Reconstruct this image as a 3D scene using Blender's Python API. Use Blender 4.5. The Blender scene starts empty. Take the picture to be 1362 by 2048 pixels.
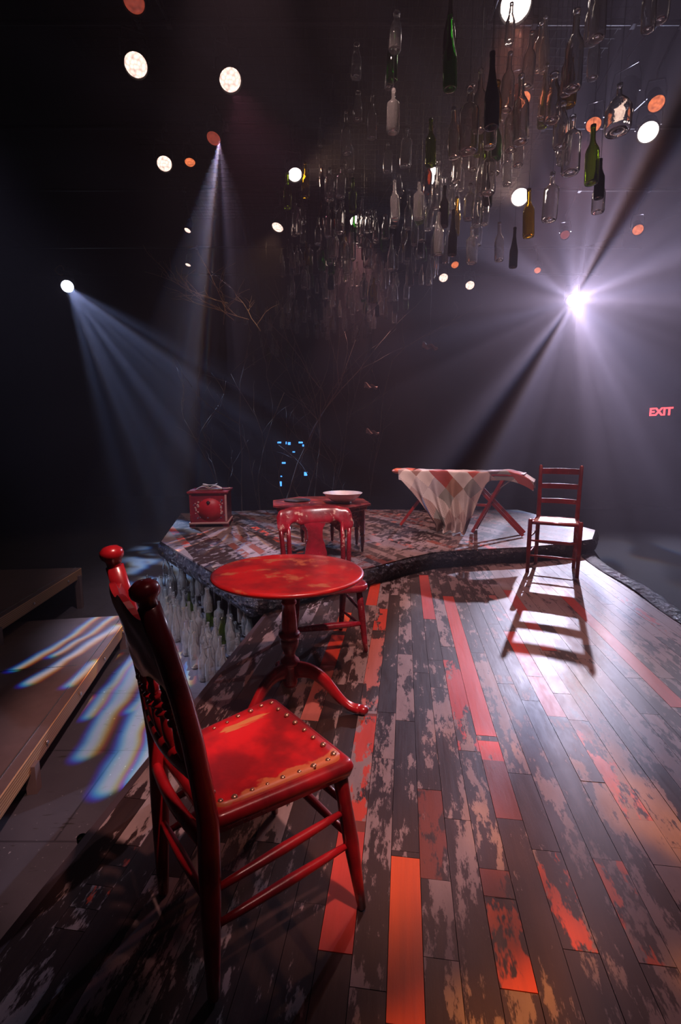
import bpy, bmesh, math, random
from mathutils import Vector, Matrix, Euler
R = math.radians
S = bpy.context.scene
COL = S.collection
random.seed(7)

# ------------------------------------------------------------------ camera
cd = bpy.data.cameras.new('camera'); cam = bpy.data.objects.new('camera', cd); COL.objects.link(cam)
cam.location = (0, 0, 1.2); cam.rotation_euler = (R(90-8.47), 0, 0)
cd.sensor_fit = 'VERTICAL'; cd.sensor_height = 36; cd.lens = 17.0; cd.clip_end = 100; cd.clip_start = .05
S.camera = cam
S.view_settings.view_transform = 'Standard'; S.view_settings.look = 'None'
S.view_settings.exposure = 0.0; S.view_settings.gamma = 1; S.view_settings.use_curve_mapping = False

# ------------------------------------------------------------------ world: dark room filled with thin stage haze
W = bpy.data.worlds.new('world'); S.world = W; W.use_nodes = True
wn = W.node_tree; wn.nodes['Background'].inputs[0].default_value = (.25, .18, .35, 1)
wn.nodes['Background'].inputs[1].default_value = 0.0
vs = wn.nodes.new('ShaderNodeVolumeScatter'); vs.inputs['Color'].default_value = (1, .85, .97, 1)
vs.inputs['Density'].default_value = 0.0088; vs.inputs['Anisotropy'].default_value = 0.6
wn.links.new(vs.outputs[0], wn.nodes['World Output'].inputs['Volume'])

# ------------------------------------------------------------------ theatre light sources (spots in the lamps hung above, unseen ones, and added fills)
def math_n(nt, op, a, b=None, c=None, clamp=False):
    n = nt.nodes.new('ShaderNodeMath'); n.operation = op; n.use_clamp = clamp
    for i, v in enumerate((a, b, c)):
        if v is None: continue
        if isinstance(v, (int, float)): n.inputs[i].default_value = v
        else: nt.links.new(v, n.inputs[i])
    return n.outputs[0]
def ramp01(nt, v, lo, hi):
    n = nt.nodes.new('ShaderNodeMapRange'); n.interpolation_type = 'SMOOTHSTEP'
    nt.links.new(v, n.inputs[0]); n.inputs[1].default_value = lo; n.inputs[2].default_value = hi
    return n.outputs[0]
def comb(nt, x, y, z=0.0):
    n = nt.nodes.new('ShaderNodeCombineXYZ')
    for i, v in enumerate((x, y, z)):
        if isinstance(v, (int, float)): n.inputs[i].default_value = v
        else: nt.links.new(v, n.inputs[i])
    return n.outputs[0]
def noise(nt, vec, scale, detail=2, rough=.5):
    n = nt.nodes.new('ShaderNodeTexNoise'); nt.links.new(vec, n.inputs['Vector'])
    n.inputs['Scale'].default_value = scale; n.inputs['Detail'].default_value = detail; n.inputs['Roughness'].default_value = rough
    return n.outputs[0]
def gobo(L, kind, p):
    """metal breakup pattern in the lamp's gate; slightly different size per colour like a cheap lens"""
    L.use_nodes = True; nt = L.node_tree; em = nt.nodes['Emission']
    tc = nt.nodes.new('ShaderNodeTexCoord'); sx = nt.nodes.new('ShaderNodeSeparateXYZ'); nt.links.new(tc.outputs['Normal'], sx.inputs[0])
    z = math_n(nt, 'ABSOLUTE', sx.outputs[2])
    u = math_n(nt, 'DIVIDE', sx.outputs[0], z); v = math_n(nt, 'DIVIDE', sx.outputs[1], z)
    if 'c0' in p:
        u = math_n(nt, 'SUBTRACT', u, p['c0'][0]); v = math_n(nt, 'SUBTRACT', v, p['c0'][1])
    cc = nt.nodes.new('ShaderNodeCombineColor')
    for k in range(3):
        f = 1 + p.get('ca', 0)*(k-1)
        uu = math_n(nt, 'MULTIPLY', u, f); vv = math_n(nt, 'MULTIPLY', v, f)
        rr = math_n(nt, 'SQRT', math_n(nt, 'ADD', math_n(nt, 'MULTIPLY', uu, uu), math_n(nt, 'MULTIPLY', vv, vv)))
        an = math_n(nt, 'ARCTAN2', vv, uu)
        off = p.get('shift', 0)*(k-1)
        if kind == 'slots':
            wx = math_n(nt, 'MULTIPLY', math_n(nt, 'SUBTRACT', noise(nt, comb(nt, uu, vv, 1.7), 14, 1), .5), .022)
            pt = comb(nt, math_n(nt, 'ADD', math_n(nt, 'ADD', uu, wx), p['sh'][0]*(k-1)), math_n(nt, 'ADD', vv, p['sh'][1]*(k-1)), 0.0)
            best = None
            def vm(op, a, b=None):
                q = nt.nodes.new('ShaderNodeVectorMath'); q.operation = op
                for i, x in enumerate((a, b)):
                    if x is None: continue
                    if isinstance(x, tuple): q.inputs[i].default_value = x
                    else: nt.links.new(x, q.inputs[i])
                return q
            for (ax, ay), (bx, by), w in p['slots']:
                dx, dy = bx-ax, by-ay; l2 = dx*dx+dy*dy
                pa = vm('SUBTRACT', pt, (ax, ay, 0)).outputs[0]
                t = math_n(nt, 'MULTIPLY', vm('DOT_PRODUCT', pa, (dx, dy, 0)).outputs['Value'], 1/l2, None, True)
                sc_ = nt.nodes.new('ShaderNodeVectorMath'); sc_.operation = 'SCALE'; sc_.inputs[0].default_value = (dx, dy, 0); nt.links.new(t, sc_.inputs['Scale'])
                dd = math_n(nt, 'SUBTRACT', vm('DISTANCE', pa, sc_.outputs[0]).outputs['Value'], w)
                best = dd if best is None else math_n(nt, 'MINIMUM', best, dd)
            n = math_n(nt, 'MULTIPLY_ADD', best, -1.0, .5)
        elif kind == 'rays':
            wob = math_n(nt, 'MULTIPLY', noise(nt, comb(nt, uu, vv, 3.3), p.get('wf', 3), 1), p.get('wob', .3))
            a2 = math_n(nt, 'ADD', math_n(nt, 'ADD', an, wob), off)
            n = noise(nt, comb(nt, math_n(nt, 'MULTIPLY', a2, p['af']), math_n(nt, 'MULTIPLY', rr, p['rf']), p.get('seed', 0)), 1.0, 1)
        else:
            n = noise(nt, comb(nt, math_n(nt, 'ADD', uu, off), math_n(nt, 'MULTIPLY', vv, p.get('asp', 1)), p.get('seed', 0)), p['af'], 2)
        m = ramp01(nt, n, p['lo'], p['hi'])
        m = math_n(nt, 'MULTIPLY_ADD', m, 1-p.get('min', 0), p.get('min', 0))
        if 'wedge' in p:                      # dark line put into the beam's colour pattern
            for wa, ww in p['wedge']:
                d = math_n(nt, 'ABSOLUTE', math_n(nt, 'SINE', math_n(nt, 'SUBTRACT', math_n(nt, 'ADD', an, off*.6), wa)))
                m = math_n(nt, 'MULTIPLY', m, math_n(nt, 'MULTIPLY_ADD', ramp01(nt, d, ww*.25, ww), .93, .07))
        if 'mod' in p:                        # finer break-up inside the rays
            n2 = noise(nt, comb(nt, math_n(nt, 'MULTIPLY', an, p['mod'][0]), math_n(nt, 'MULTIPLY', rr, p['mod'][1]), 8.0), 1.0, 1)
            m = math_n(nt, 'MULTIPLY', m, math_n(nt, 'MULTIPLY_ADD', ramp01(nt, n2, .42, .56), .65, .42))
        if 'ring' in p:  # beam dimmed near its axis, added to darken the near deck
            m = math_n(nt, 'MULTIPLY', m, math_n(nt, 'MULTIPLY_ADD', ramp01(nt, rr, p['ring'][0], p['ring'][1]), 1-p['ring'][2], p['ring'][2]))
        if 'sector' in p:
            d = math_n(nt, 'ABSOLUTE', math_n(nt, 'SUBTRACT', an, p['sector'][0]))
            m = math_n(nt, 'MULTIPLY', m, math_n(nt, 'SUBTRACT', 1.0, ramp01(nt, d, p['sector'][1]*.8, p['sector'][1])))
        if 'r0' in p:
            m = math_n(nt, 'MULTIPLY', m, ramp01(nt, rr, p['r0'], p['r0']*1.25))
        if 'r1' in p:
            m = math_n(nt, 'MULTIPLY', m, math_n(nt, 'SUBTRACT', 1.0, ramp01(nt, rr, p['r1'], p['r1']*1.15)))
        nt.links.new(m, cc.inputs[k])
    nt.links.new(cc.outputs[0], em.inputs['Color'])
SPOTS = []
def spot(name, loc, target, power, color, angle, blend=.4, radius=.06, g=None, roll=0):
    L = bpy.data.lights.new(name, 'SPOT'); o = bpy.data.objects.new(name, L); COL.objects.link(o)
    d = (Vector(target)-Vector(loc)).normalized()
    o.location = Vector(loc)+d*.03; q = d.to_track_quat('-Z', 'Y'); o.rotation_euler = q.to_euler()
    if abs(d.z) > .999: o.rotation_euler = (0, 0, 0)
    if roll: o.rotation_euler = (q.to_matrix() @ Matrix.Rotation(roll, 3, 'Z')).to_euler()
    L.energy = power; L.color = color; L.spot_size = R(angle); L.spot_blend = blend; L.shadow_soft_size = radius
    if g: gobo(L, *g)
    SPOTS.append((o, Vector(loc), Vector(target))); return o
CW = (.78, .80, 1.0); WARM = (1, .62, .42); PINK = (1, .62, .66); LILAC = (.72, .55, 1.0)
BACKR = (5.89, 12.88, 4.7); BACKL = (-6.294, 11.79, 4.7)
def toward(loc, target, pt):
    q = (Vector(target)-Vector(loc)).normalized().to_track_quat('-Z', 'Y'); l = q.to_matrix().transposed() @ (Vector(pt)-Vector(loc)); return l.x/abs(l.z), l.y/abs(l.z)
spot('back_spot_light', BACKR, (2.7, 0.2, 1.0), 7800, (.76, .72, 1), 52, .55, .05,
     ('rays', dict(c0=toward(BACKR, (2.7, .2, 1.0), (-.05, 0, 1.25)), af=1.5, rf=1.6, lo=.32, hi=.70, min=.46, wob=.3, mod=(4.5, 9), ring=(.10, .15, .35), wf=2, ca=.012, shift=.012, seed=4.0, wedge=[(2.05, .12)])))
spot('left_spot_light', BACKL, (-1.6, 7.3, 0.4), 4500, (.42, .58, 1), 28, .5, .05,
     ('noise', dict(af=24, asp=1.0, lo=.49, hi=.60, ca=.01, seed=2.0)))
LEAF = (-1.42, 6.25, 4.7)
SL = [[(0.013, -0.7625), (-0.0054, -0.628), (-0.04, -0.3816)], [(0.06, -0.8109), (0.0392, -0.6876), (0.0256, -0.5249)], [(-0.0184, -0.6917), (-0.0408, -0.4493)], [(0.0819, -0.799), (0.0674, -0.6726)],
      [(0.026, -0.6802), (0.0153, -0.5037)], [(0.0697, -0.6177), (0.0542, -0.5416)], [(-0.1325, -0.6782), (-0.1212, -0.577), (-0.1224, -0.4289)], [(-0.1111, -0.6376), (-0.0966, -0.5638), (-0.0933, -0.4836)], [(-0.0935, -0.7141), (-0.0689, -0.5299)], [(-0.0424, -0.7178), (-0.0398, -0.6556)]]
WD = [.008, .010, .005, .008, .004, .005, .003, .003, .005, .0045]
spot('leaf_pattern_light', LEAF, (LEAF[0], LEAF[1], 0), 4200, (.78, .78, 1), 100, .1, .008,
     ('slots', dict(slots=[(a, b, w) for pl, w in zip(SL, WD) for a, b in zip(pl, pl[1:])], sh=(.003, .0045), lo=.493, hi=.505)))
spot('leaf_pattern_light', LEAF, (LEAF[0], LEAF[1], 0), 1100, (.80, .70, 1), 80, .2, .01,
     ('rays', dict(af=9.0, rf=3.5, lo=.50, hi=.57, wob=.3, wf=4, ca=.004, shift=.006, seed=2.0, r0=.08, r1=.50, sector=(-1.32, .60))))
spot('front_key_light', (.75, .1, 4.7), (-.2, 2.38, 0), 920, (1, .52, .47), 32, .35, .07)
spot('warm_top_light', (1.424, 4.498, 4.7), (.85, 2.3, 0), 260, (1, .36, .20), 40, .9, .07)
spot('rear_wash_light', (-1.083, 5.333, 4.7), (.6, 3.4, 0), 60, (.95, .28, .42), 48, .6, .07)
spot('rear_wash_light', (2.842, 6.013, 4.7), (1.2, 3.4, 0), 150, (1, .36, .42), 48, .6, .07)
spot('platform_light', (.251, 8.439, 4.7), (.5, 5.8, .2), 700, (1, .46, .42), 42, .6, .07)
spot('platform_light', (3.02, 5.8, 4.7), (1.2, 5.4, .4), 260, (1, .62, .60), 50, .6, .07)
spot('platform_light', (-.6, 3.0, 4.7), (-.7, 5.0, .4), 480, (1, .66, .68), 50, .6, .07)  # added fill with no lamp body, brightens the platform from the front
spot('quilt_fill', (-.3, 2.6, 4.7), (1.25, 5.5, .6), 520, (1, .62, .58), 26, .6, .08)  # unseen fill added to brighten the quilt
spot('bottle_light', (2.62, 7.66, 4.66), (.9, 4.4, 4.0), 220, (1, .68, .48), 30, .6, .10)
spot('bottle_light', (-.61, 7.05, 4.66), (.8, 5.0, 4.1), 200, (1, .64, .42), 34, .6, .10)
spot('bottle_light', (-1.05, 8.66, 4.66), (-1.5, 8.0, 3.1), 60, (1, .60, .35), 70, .6, .06)
spot('chair_fill', (2.3, 1.4, 4.7), (1.98, 4.4, .5), 200, (1, .46, .36), 17, .6, .08)  # unseen spot added to lift the ladder-back chair's front
spot('fringe_fill', (-3.4, 2.2, 4.7), (-1.15, 3.9, -.1), 1900, (.62, .66, 1), 24, .5, .2)  # blue wash added out of view so the fringe bottles show
spot('crest_light', (1.67, -.7, 4.7), (-.12, 2.95, .76), 520, (1, .88, .95), 9, .5, .22)
spot('amber_light', (1.1, .1, 4.7), (.70, 1.10, 0), 1100, (1, .33, .04), 20, .5, .05,
     ('noise', dict(af=16, lo=.5, hi=.62, seed=5.0)))

# ------------------------------------------------------------------ helpers
def link(name, me, parent=None):
    o = bpy.data.objects.new(name, me); COL.objects.link(o)
    if parent: o.parent = parent
    return o
def tag(o, label=None, cat=None, group=None, kind=None):
    if label: o['label'] = label
    if cat: o['category'] = cat
    if group: o['group'] = group
    if kind: o['kind'] = kind
    return o
def thing(name, label, cat, loc=(0, 0, 0), rz=0, group=None):
    o = bpy.data.objects.new(name, None); COL.objects.link(o); o.location = loc; o.rotation_euler = (0, 0, rz)
    o.empty_display_size = .1
    return tag(o, label, cat, group)
class MB:
    def __init__(s): s.v = []; s.f = []; s.sm = []; s.uv = None
    def add(s, vs, fs, smooth=False, M=None):
        n = len(s.v)
        s.v += [tuple(M @ Vector(p)) if M else tuple(p) for p in vs]
        s.f += [tuple(i+n for i in f) for f in fs]; s.sm += [smooth]*len(fs); return s
    def box(s, c, d, M=None, rz=0):
        x, y, z = d[0]/2, d[1]/2, d[2]/2; cs, sn = math.cos(rz), math.sin(rz)
        vs = []
        for i in (-1, 1):
            for j in (-1, 1):
                for k in (-1, 1):
                    a, b = i*x, j*y
                    vs.append((c[0]+a*cs-b*sn, c[1]+a*sn+b*cs, c[2]+k*z))
        return s.add(vs, [(0, 1, 3, 2), (4, 6, 7, 5), (0, 4, 5, 1), (2, 3, 7, 6), (0, 2, 6, 4), (1, 5, 7, 3)], False, M)
    def tube(s, pts, rad, n=10, M=None, flat=1.0, smooth=True, up=(0, 0, 1)):
        pts = [Vector(p) for p in pts]; 
        if isinstance(rad, (int, float)): rad = [rad]*len(pts)
        vs = []; fs = []; prev = None
        for i, p in enumerate(pts):
            t = (pts[min(i+1, len(pts)-1)]-pts[max(i-1, 0)]).normalized()
            ref = Vector(up) if abs(t.dot(Vector(up))) < .95 else Vector((1, 0, 0))
            if prev is not None:
                a = (prev-t*prev.dot(t)).normalized()
            else: a = t.cross(ref).normalized()
            prev = a; b = t.cross(a)
            for k in range(n):
                th = 2*math.pi*k/n
                vs.append(p+a*math.cos(th)*rad[i]+b*math.sin(th)*rad[i]*flat)
        for i in range(len(pts)-1):
            for k in range(n):
                fs.append((i*n+k, i*n+(k+1) % n, (i+1)*n+(k+1) % n, (i+1)*n+k))
        fs.append(tuple(range(n))[::-1]); fs.append(tuple((len(pts)-1)*n+k for k in range(n)))
        return s.add(vs, fs, smooth, M)
    def lathe(s, prof, n=20, M=None, c=(0, 0, 0), closed=False):
        vs = []; fs = []
        for r, z in prof:
            for k in range(n):
                th = 2*math.pi*k/n; vs.append((c[0]+r*math.cos(th), c[1]+r*math.sin(th), c[2]+z))
        m = len(prof)
        for i in range(m-1 if not closed else m):
            j = (i+1) % m
            for k in range(n):
                fs.append((i*n+k, i*n+(k+1) % n, j*n+(k+1) % n, j*n+k))
        if not closed:
            fs.append(tuple(range(n))[::-1]); fs.append(tuple((m-1)*n+k for k in range(n)))
        return s.add(vs, fs, True, M)
    def prism(s, poly, z0, z1, M=None, smooth=False):
        n = len(poly); vs = [(x, y, z0) for x, y in poly]+[(x, y, z1) for x, y in poly]
        fs = [tuple(range(n))[::-1], tuple(range(n, 2*n))]+[(i, (i+1) % n, n+(i+1) % n, n+i) for i in range(n)]
        return s.add(vs, fs, smooth, M)
    def grid(s, P, nu, nv, smooth=True, M=None):
        vs = [P(i/nu, j/nv) for j in range(nv+1) for i in range(nu+1)]
        fs = [(j*(nu+1)+i, j*(nu+1)+i+1, (j+1)*(nu+1)+i+1, (j+1)*(nu+1)+i) for j in range(nv) for i in range(nu)]
        return s.add(vs, fs, smooth, M)
    def build(s, name, mat, parent=None, bevel=0, seg=2, mods=True, loc=None):
        me = bpy.data.meshes.new(name); me.from_pydata(s.v, [], s.f); me.update()
        me.polygons.foreach_set('use_smooth', s.sm)
        if mat: me.materials.append(mat)
        bm = bmesh.new(); bm.from_mesh(me); bmesh.ops.recalc_face_normals(bm, faces=bm.faces)
        bm.to_mesh(me); bm.free()
        o = link(name, me, parent)
        if loc: o.location = loc
        if bevel:
            b = o.modifiers.new('bevel', 'BEVEL'); b.width = bevel; b.segments = seg; b.limit_method = 'ANGLE'; b.angle_limit = R(40)
            b.harden_normals = False
        return o
def frame(origin, xa, ya=None, za=(0, 0, 1)):
    x = Vector(xa).normalized(); z = Vector(za).normalized()
    y = z.cross(x).normalized() if ya is None else Vector(ya).normalized()
    M = Matrix((x, y, x.cross(y))).transposed().to_4x4(); M.translation = Vector(origin); return M

# ------------------------------------------------------------------ materials
def newmat(name):
    m = bpy.data.materials.new(name); m.use_nodes = True
    return m, m.node_tree, m.node_tree.nodes['Principled BSDF']
def mixc(nt, f, a, b):
    n = nt.nodes.new('ShaderNodeMix'); n.data_type = 'RGBA'
    if isinstance(f, (int, float)): n.inputs[0].default_value = f
    else: nt.links.new(f, n.inputs[0])
    for i, v in ((6, a), (7, b)):
        if isinstance(v, tuple): n.inputs[i].default_value = (*v, 1) if len(v) == 3 else v
        else: nt.links.new(v, n.inputs[i])
    return n.outputs[2]
def objco(nt, scale=(1, 1, 1), kind='Object'):
    tc = nt.nodes.new('ShaderNodeTexCoord'); mp = nt.nodes.new('ShaderNodeMapping')
    nt.links.new(tc.outputs[kind], mp.inputs[0]); mp.inputs['Scale'].default_value = scale
    return mp.outputs[0]
def bump(nt, b, h, strength=.3, dist=.01):
    n = nt.nodes.new('ShaderNodeBump'); n.inputs['Strength'].default_value = strength; n.inputs['Distance'].default_value = dist
    nt.links.new(h, n.inputs['Height']); nt.links.new(n.outputs[0], b.inputs['Normal'])
def plain(name, col, rough=.5, metal=0, emis=None, es=0, bumpy=0):
    m, nt, b = newmat(name); b.inputs['Base Color'].default_value = (*col, 1)
    b.inputs['Roughness'].default_value = rough; b.inputs['Metallic'].default_value = metal
    v = objco(nt)
    n = noise(nt, v, 14, 3)
    c = mixc(nt, n, tuple(x*.75 for x in col), tuple(min(1, x*1.2) for x in col)); nt.links.new(c, b.inputs['Base Color'])
    if bumpy: bump(nt, b, noise(nt, v, 30, 3), bumpy, .01)
    if emis: b.inputs['Emission Color'].default_value = (*emis, 1); b.inputs['Emission Strength'].default_value = es
    return m
def red_wood(name, c1, c2, worn, scale=3.0, amt=.62, rough=.28, stretch=(1, 1, 1)):
    m, nt, b = newmat(name); v = objco(nt, stretch)
    n1 = noise(nt, v, scale, 4, .6); n2 = noise(nt, v, scale*2.3, 6, .7)
    c = mixc(nt, ramp01(nt, n1, .35, .65), c2, c1)
    w = ramp01(nt, n2, amt, amt+.08); c = mixc(nt, w, c, worn)
    nt.links.new(c, b.inputs['Base Color'])
    nt.links.new(math_n(nt, 'MULTIPLY_ADD', n2, .3, rough-.12), b.inputs['Roughness'])
    b.inputs['Coat Weight'].default_value = .35; b.inputs['Coat Roughness'].default_value = .18
    bump(nt, b, noise(nt, v, 40, 4), .12, .004)
    return m
RED = (.42, .010, .016); DRED = (.13, .005, .010); TAN = (.52, .17, .05)
M_chair = red_wood('red_lacquered_wood', RED, DRED, TAN, 5, .66)
M_leather = None
M_table = red_wood('worn_red_table_paint', (.50, .010, .010), (.15, .006, .010), (.42, .12, .05), 3.4, .545, .36)
M_mid = red_wood('chipped_crimson_paint', (.30, .012, .03), (.13, .01, .018), (.55, .36, .30), 6, .60, .25)
M_lad = red_wood('orange_red_wood', (.42, .03, .02), (.24, .012, .012), (.55, .2, .12), 6, .62, .35)
M_oct = red_wood('carved_red_brown_wood', (.26, .02, .02), (.10, .01, .012), (.5, .16, .06), 9, .58, .3)
M_chest = red_wood('painted_chest_red', (.34, .015, .03), (.20, .012, .03), (.42, .28, .30), 7, .60, .4)
M_chestred = plain('bright_red_panel', (.55, .015, .03), .45)
M_chestpale = plain('pale_pink_worn_paint', (.62, .36, .34), .5)
M_black = plain('black_paint', (.012, .012, .014), .6)
M_blackfab = plain('black_cloth', (.010, .010, .013), .9)
M_blackfab.node_tree.nodes['Principled BSDF'].inputs['Specular IOR Level'].default_value = .08
M_metal = plain('dark_steel', (.10, .10, .11), .35, .9)
M_brass = plain('nail_brass', (.55, .30, .20), .3, .8)
M_white = plain('white_china', (.82, .78, .76), .2)
M_paper = plain('cream_paper', (.75, .62, .55), .7)
M_oak = None
# tarpaulin
def tarp():
    m, nt, b = newmat('crumpled_black_plastic'); b.inputs['Base Color'].default_value = (.02, .02, .028, 1)
    b.inputs['Roughness'].default_value = .2; v = objco(nt)
    vo = nt.nodes.new('ShaderNodeTexVoronoi'); vo.inputs['Scale'].default_value = 14; nt.links.new(v, vo.inputs[0])
    h = math_n(nt, 'ADD', vo.outputs[0], noise(nt, v, 22, 4, .7)); bump(nt, b, h, 1.0, .04); return m
M_tarp = tarp()
def seatleather():
    m, nt, b = newmat('worn_red_leather'); v = objco(nt)
    sx = nt.nodes.new('ShaderNodeSeparateXYZ'); nt.links.new(v, sx.inputs[0])
    n1 = noise(nt, v, 5, 4, .6)
    c = mixc(nt, ramp01(nt, n1, .4, .65), (.22, .004, .008), (.62, .008, .012))
    # worn tan stripe along the left side and scuffed tan border
    st = noise(nt, objco(nt, (60, 7, 1)), 1, 3, .6)
    mx = math_n(nt, 'ABSOLUTE', math_n(nt, 'SUBTRACT', sx.outputs[0], -.118))
    my = math_n(nt, 'ABSOLUTE', math_n(nt, 'SUBTRACT', sx.outputs[1], .225))
    w = math_n(nt, 'MULTIPLY', math_n(nt, 'SUBTRACT', 1.0, ramp01(nt, mx, .008, .035)), math_n(nt, 'SUBTRACT', 1.0, ramp01(nt, my, .05, .13)))
    w = math_n(nt, 'MULTIPLY', ramp01(nt, math_n(nt, 'ADD', math_n(nt, 'MULTIPLY', w, .8), math_n(nt, 'MULTIPLY', st, 1.6)), 1.45, 1.62), 1.0)
    c = mixc(nt, w, c, (.55, .20, .06))
    e2 = math_n(nt, 'ADD', sx.outputs[0], math_n(nt, 'MULTIPLY', noise(nt, v, 22, 3), .09))
    w2 = ramp01(nt, e2, .168, .178)
    c = mixc(nt, math_n(nt, 'MULTIPLY', w2, .9), c, (.5, .15, .05))
    nt.links.new(c, b.inputs['Base Color']); b.inputs['Roughness'].default_value = .48
    b.inputs['Coat Weight'].default_value = .12; b.inputs['Coat Roughness'].default_value = .2
    bump(nt, b, noise(nt, v, 60, 3), .25, .003)
    return m
M_leather = seatleather()
def deckmat(name, ang, scale=1.0, light=.0):
    """planks: colour attribute 'paint' (rgb colour, alpha coverage) and 'rnd' (per plank tone)"""
    m, nt, b = newmat(name)
    tc = nt.nodes.new('ShaderNodeTexCoord'); mp = nt.nodes.new('ShaderNodeMapping'); nt.links.new(tc.outputs['Object'], mp.inputs[0])
    mp.vector_type = 'POINT'; mp.inputs['Rotation'].default_value = (0, 0, ang)   # boards run along local y after this
    at = nt.nodes.new('ShaderNodeAttribute'); at.attribute_name = 'paint'
    ar = nt.nodes.new('ShaderNodeAttribute'); ar.attribute_name = 'rnd'
    sr = nt.nodes.new('ShaderNodeSeparateColor'); nt.links.new(ar.outputs['Color'], sr.inputs[0])
    def co(sx, sy):
        q = nt.nodes.new('ShaderNodeVectorMath'); q.operation = 'MULTIPLY'; nt.links.new(mp.outputs[0], q.inputs[0]); q.inputs[1].default_value = (sx, sy, 1)
        r = nt.nodes.new('ShaderNodeVectorMath'); nt.links.new(q.outputs[0], r.inputs[0])
        nt.links.new(comb(nt, 0.0, math_n(nt, 'MULTIPLY', sr.outputs[0], 31), math_n(nt, 'MULTIPLY', sr.outputs[0], 57)), r.inputs[1]); return r.outputs[0]
    n1 = noise(nt, co(16, 4.5), 1, 6, .72); n2 = noise(nt, co(60, 2.5), 1, 3, .6); n3 = noise(nt, co(9, 3), 1, 5, .7)
    # bare weathered grey vs. dark stain
    thr = math_n(nt, 'MULTIPLY_ADD', sr.outputs[1], -.24, .605)
    d = math_n(nt, 'SUBTRACT', n1, thr); w = ramp01(nt, d, -.015, .035)
    dark = mixc(nt, n2, (.009, .004, .004), (.034, .016, .013)); pale = mixc(nt, n3, (.11+light, .072+light, .068+light), (.30+light, .235+light, .225+light))
    base = mixc(nt, w, dark, pale)
    wp = ramp01(nt, math_n(nt, 'ADD', n3, math_n(nt, 'MULTIPLY_ADD', at.outputs['Alpha'], .52, -.74)), -.02, .03)
    pc = mixc(nt, math_n(nt, 'MULTIPLY', n2, .45), at.outputs['Color'], (.10, .02, .012))
    base = mixc(nt, math_n(nt, 'MULTIPLY', wp, ramp01(nt, at.outputs['Alpha'], 0.01, .05)), base, pc)
    nt.links.new(base, b.inputs['Base Color'])
    nt.links.new(math_n(nt, 'MULTIPLY_ADD', n1, .34, .28), b.inputs['Roughness']); b.inputs['Specular IOR Level'].default_value = .4
    bump(nt, b, math_n(nt, 'ADD', n1, math_n(nt, 'MULTIPLY', n2, .5)), .18, .004)
    return m
def glass(name, col, rough=.02, tr=1.0):
    m, nt, b = newmat(name); b.inputs['Base Color'].default_value = (*col, 1)
    b.inputs['Transmission Weight'].default_value = tr; b.inputs['Roughness'].default_value = rough; b.inputs['IOR'].default_value = 1.5
    v = objco(nt); bump(nt, b, noise(nt, v, 25, 2), .15, .004)
    return m
G_clear = glass('clear_glass', (.94, .93, .90), .03, .955); G_green = glass('olive_green_glass', (.45, .60, .08)); G_dark = glass('dark_bottle_glass', (.05, .09, .02))
G_amber = glass('yellow_amber_glass', (.80, .60, .10)); G_brown = glass('brown_glass', (.25, .08, .02)); G_emer = glass('emerald_glass', (.15, .55, .12))
def lens(name, col, strength):
    m, nt, b = newmat(name); b.inputs['Base Color'].default_value = (.8, .8, .8, 1); v = objco(nt)
    vo = nt.nodes.new('ShaderNodeTexVoronoi'); vo.inputs['Scale'].default_value = 34; nt.links.new(v, vo.inputs[0])
    s = math_n(nt, 'MULTIPLY_ADD', vo.outputs[0], -strength*.8, strength*1.15)
    b.inputs['Emission Color'].default_value = (*col, 1); nt.links.new(s, b.inputs['Emission Strength'])
    return m
L_warm = lens('pebbled_lens_warm_white', (1, .68, .58), 2.0); L_white = lens('pebbled_lens_white', (1, .80, .74), 6.5)
L_orange = lens('pebbled_lens_orange', (1, .22, .07), 1.1); L_cold = lens('lens_cold_white', (.72, .78, 1), 9); L_dim = lens('pebbled_lens_red', (.8, .10, .04), .35)

# ------------------------------------------------------------------ room shell
def wallmat(name, c):
    m, nt, b = newmat(name); v = objco(nt, (.6, .6, .15)); n = noise(nt, v, 3, 4)
    nt.links.new(mixc(nt, n, tuple(x*.5 for x in c), c), b.inputs['Base Color']); b.inputs['Roughness'].default_value = .85
    return m
M_wall = wallmat('black_drape_wall', (.022, .020, .026)); M_ceil = wallmat('black_ceiling', (.012, .011, .012))
ZF = -.45
poly = [(-8.6, -2.5), (9.2, -2.5), (9.2, 10), (6.6, 14.2), (-8.6, 14.2)]
def wall(name, a, b):
    d = Vector((b[0]-a[0], b[1]-a[1], 0)); c = Vector(((a[0]+b[0])/2, (a[1]+b[1])/2, (ZF+6.4)/2)); n = Vector((d.y, -d.x, 0)).normalized()
    w = MB().box(c+n*.1, (d.length+.1, .2, 6.4-ZF), rz=0)
    w = MB(); M = Matrix.Translation(c+n*.1) @ Matrix.Rotation(math.atan2(d.y, d.x), 4, 'Z'); w.box((0, 0, 0), (d.length+.15, .2, 6.4-ZF), M)
    tag(w.build(name, M_wall), kind='structure')
wall('wall_front', poly[0], poly[1]); wall('wall_right', poly[1], poly[2]); wall('wall_corner', poly[2], poly[3]); wall('wall_back', poly[3], poly[4]); wall('wall_left', poly[4], poly[0])
tag(MB().box((.3, 5.85, 6.5), (18.2, 17.2, .2)).build('ceiling', M_ceil), kind='structure')
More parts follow.
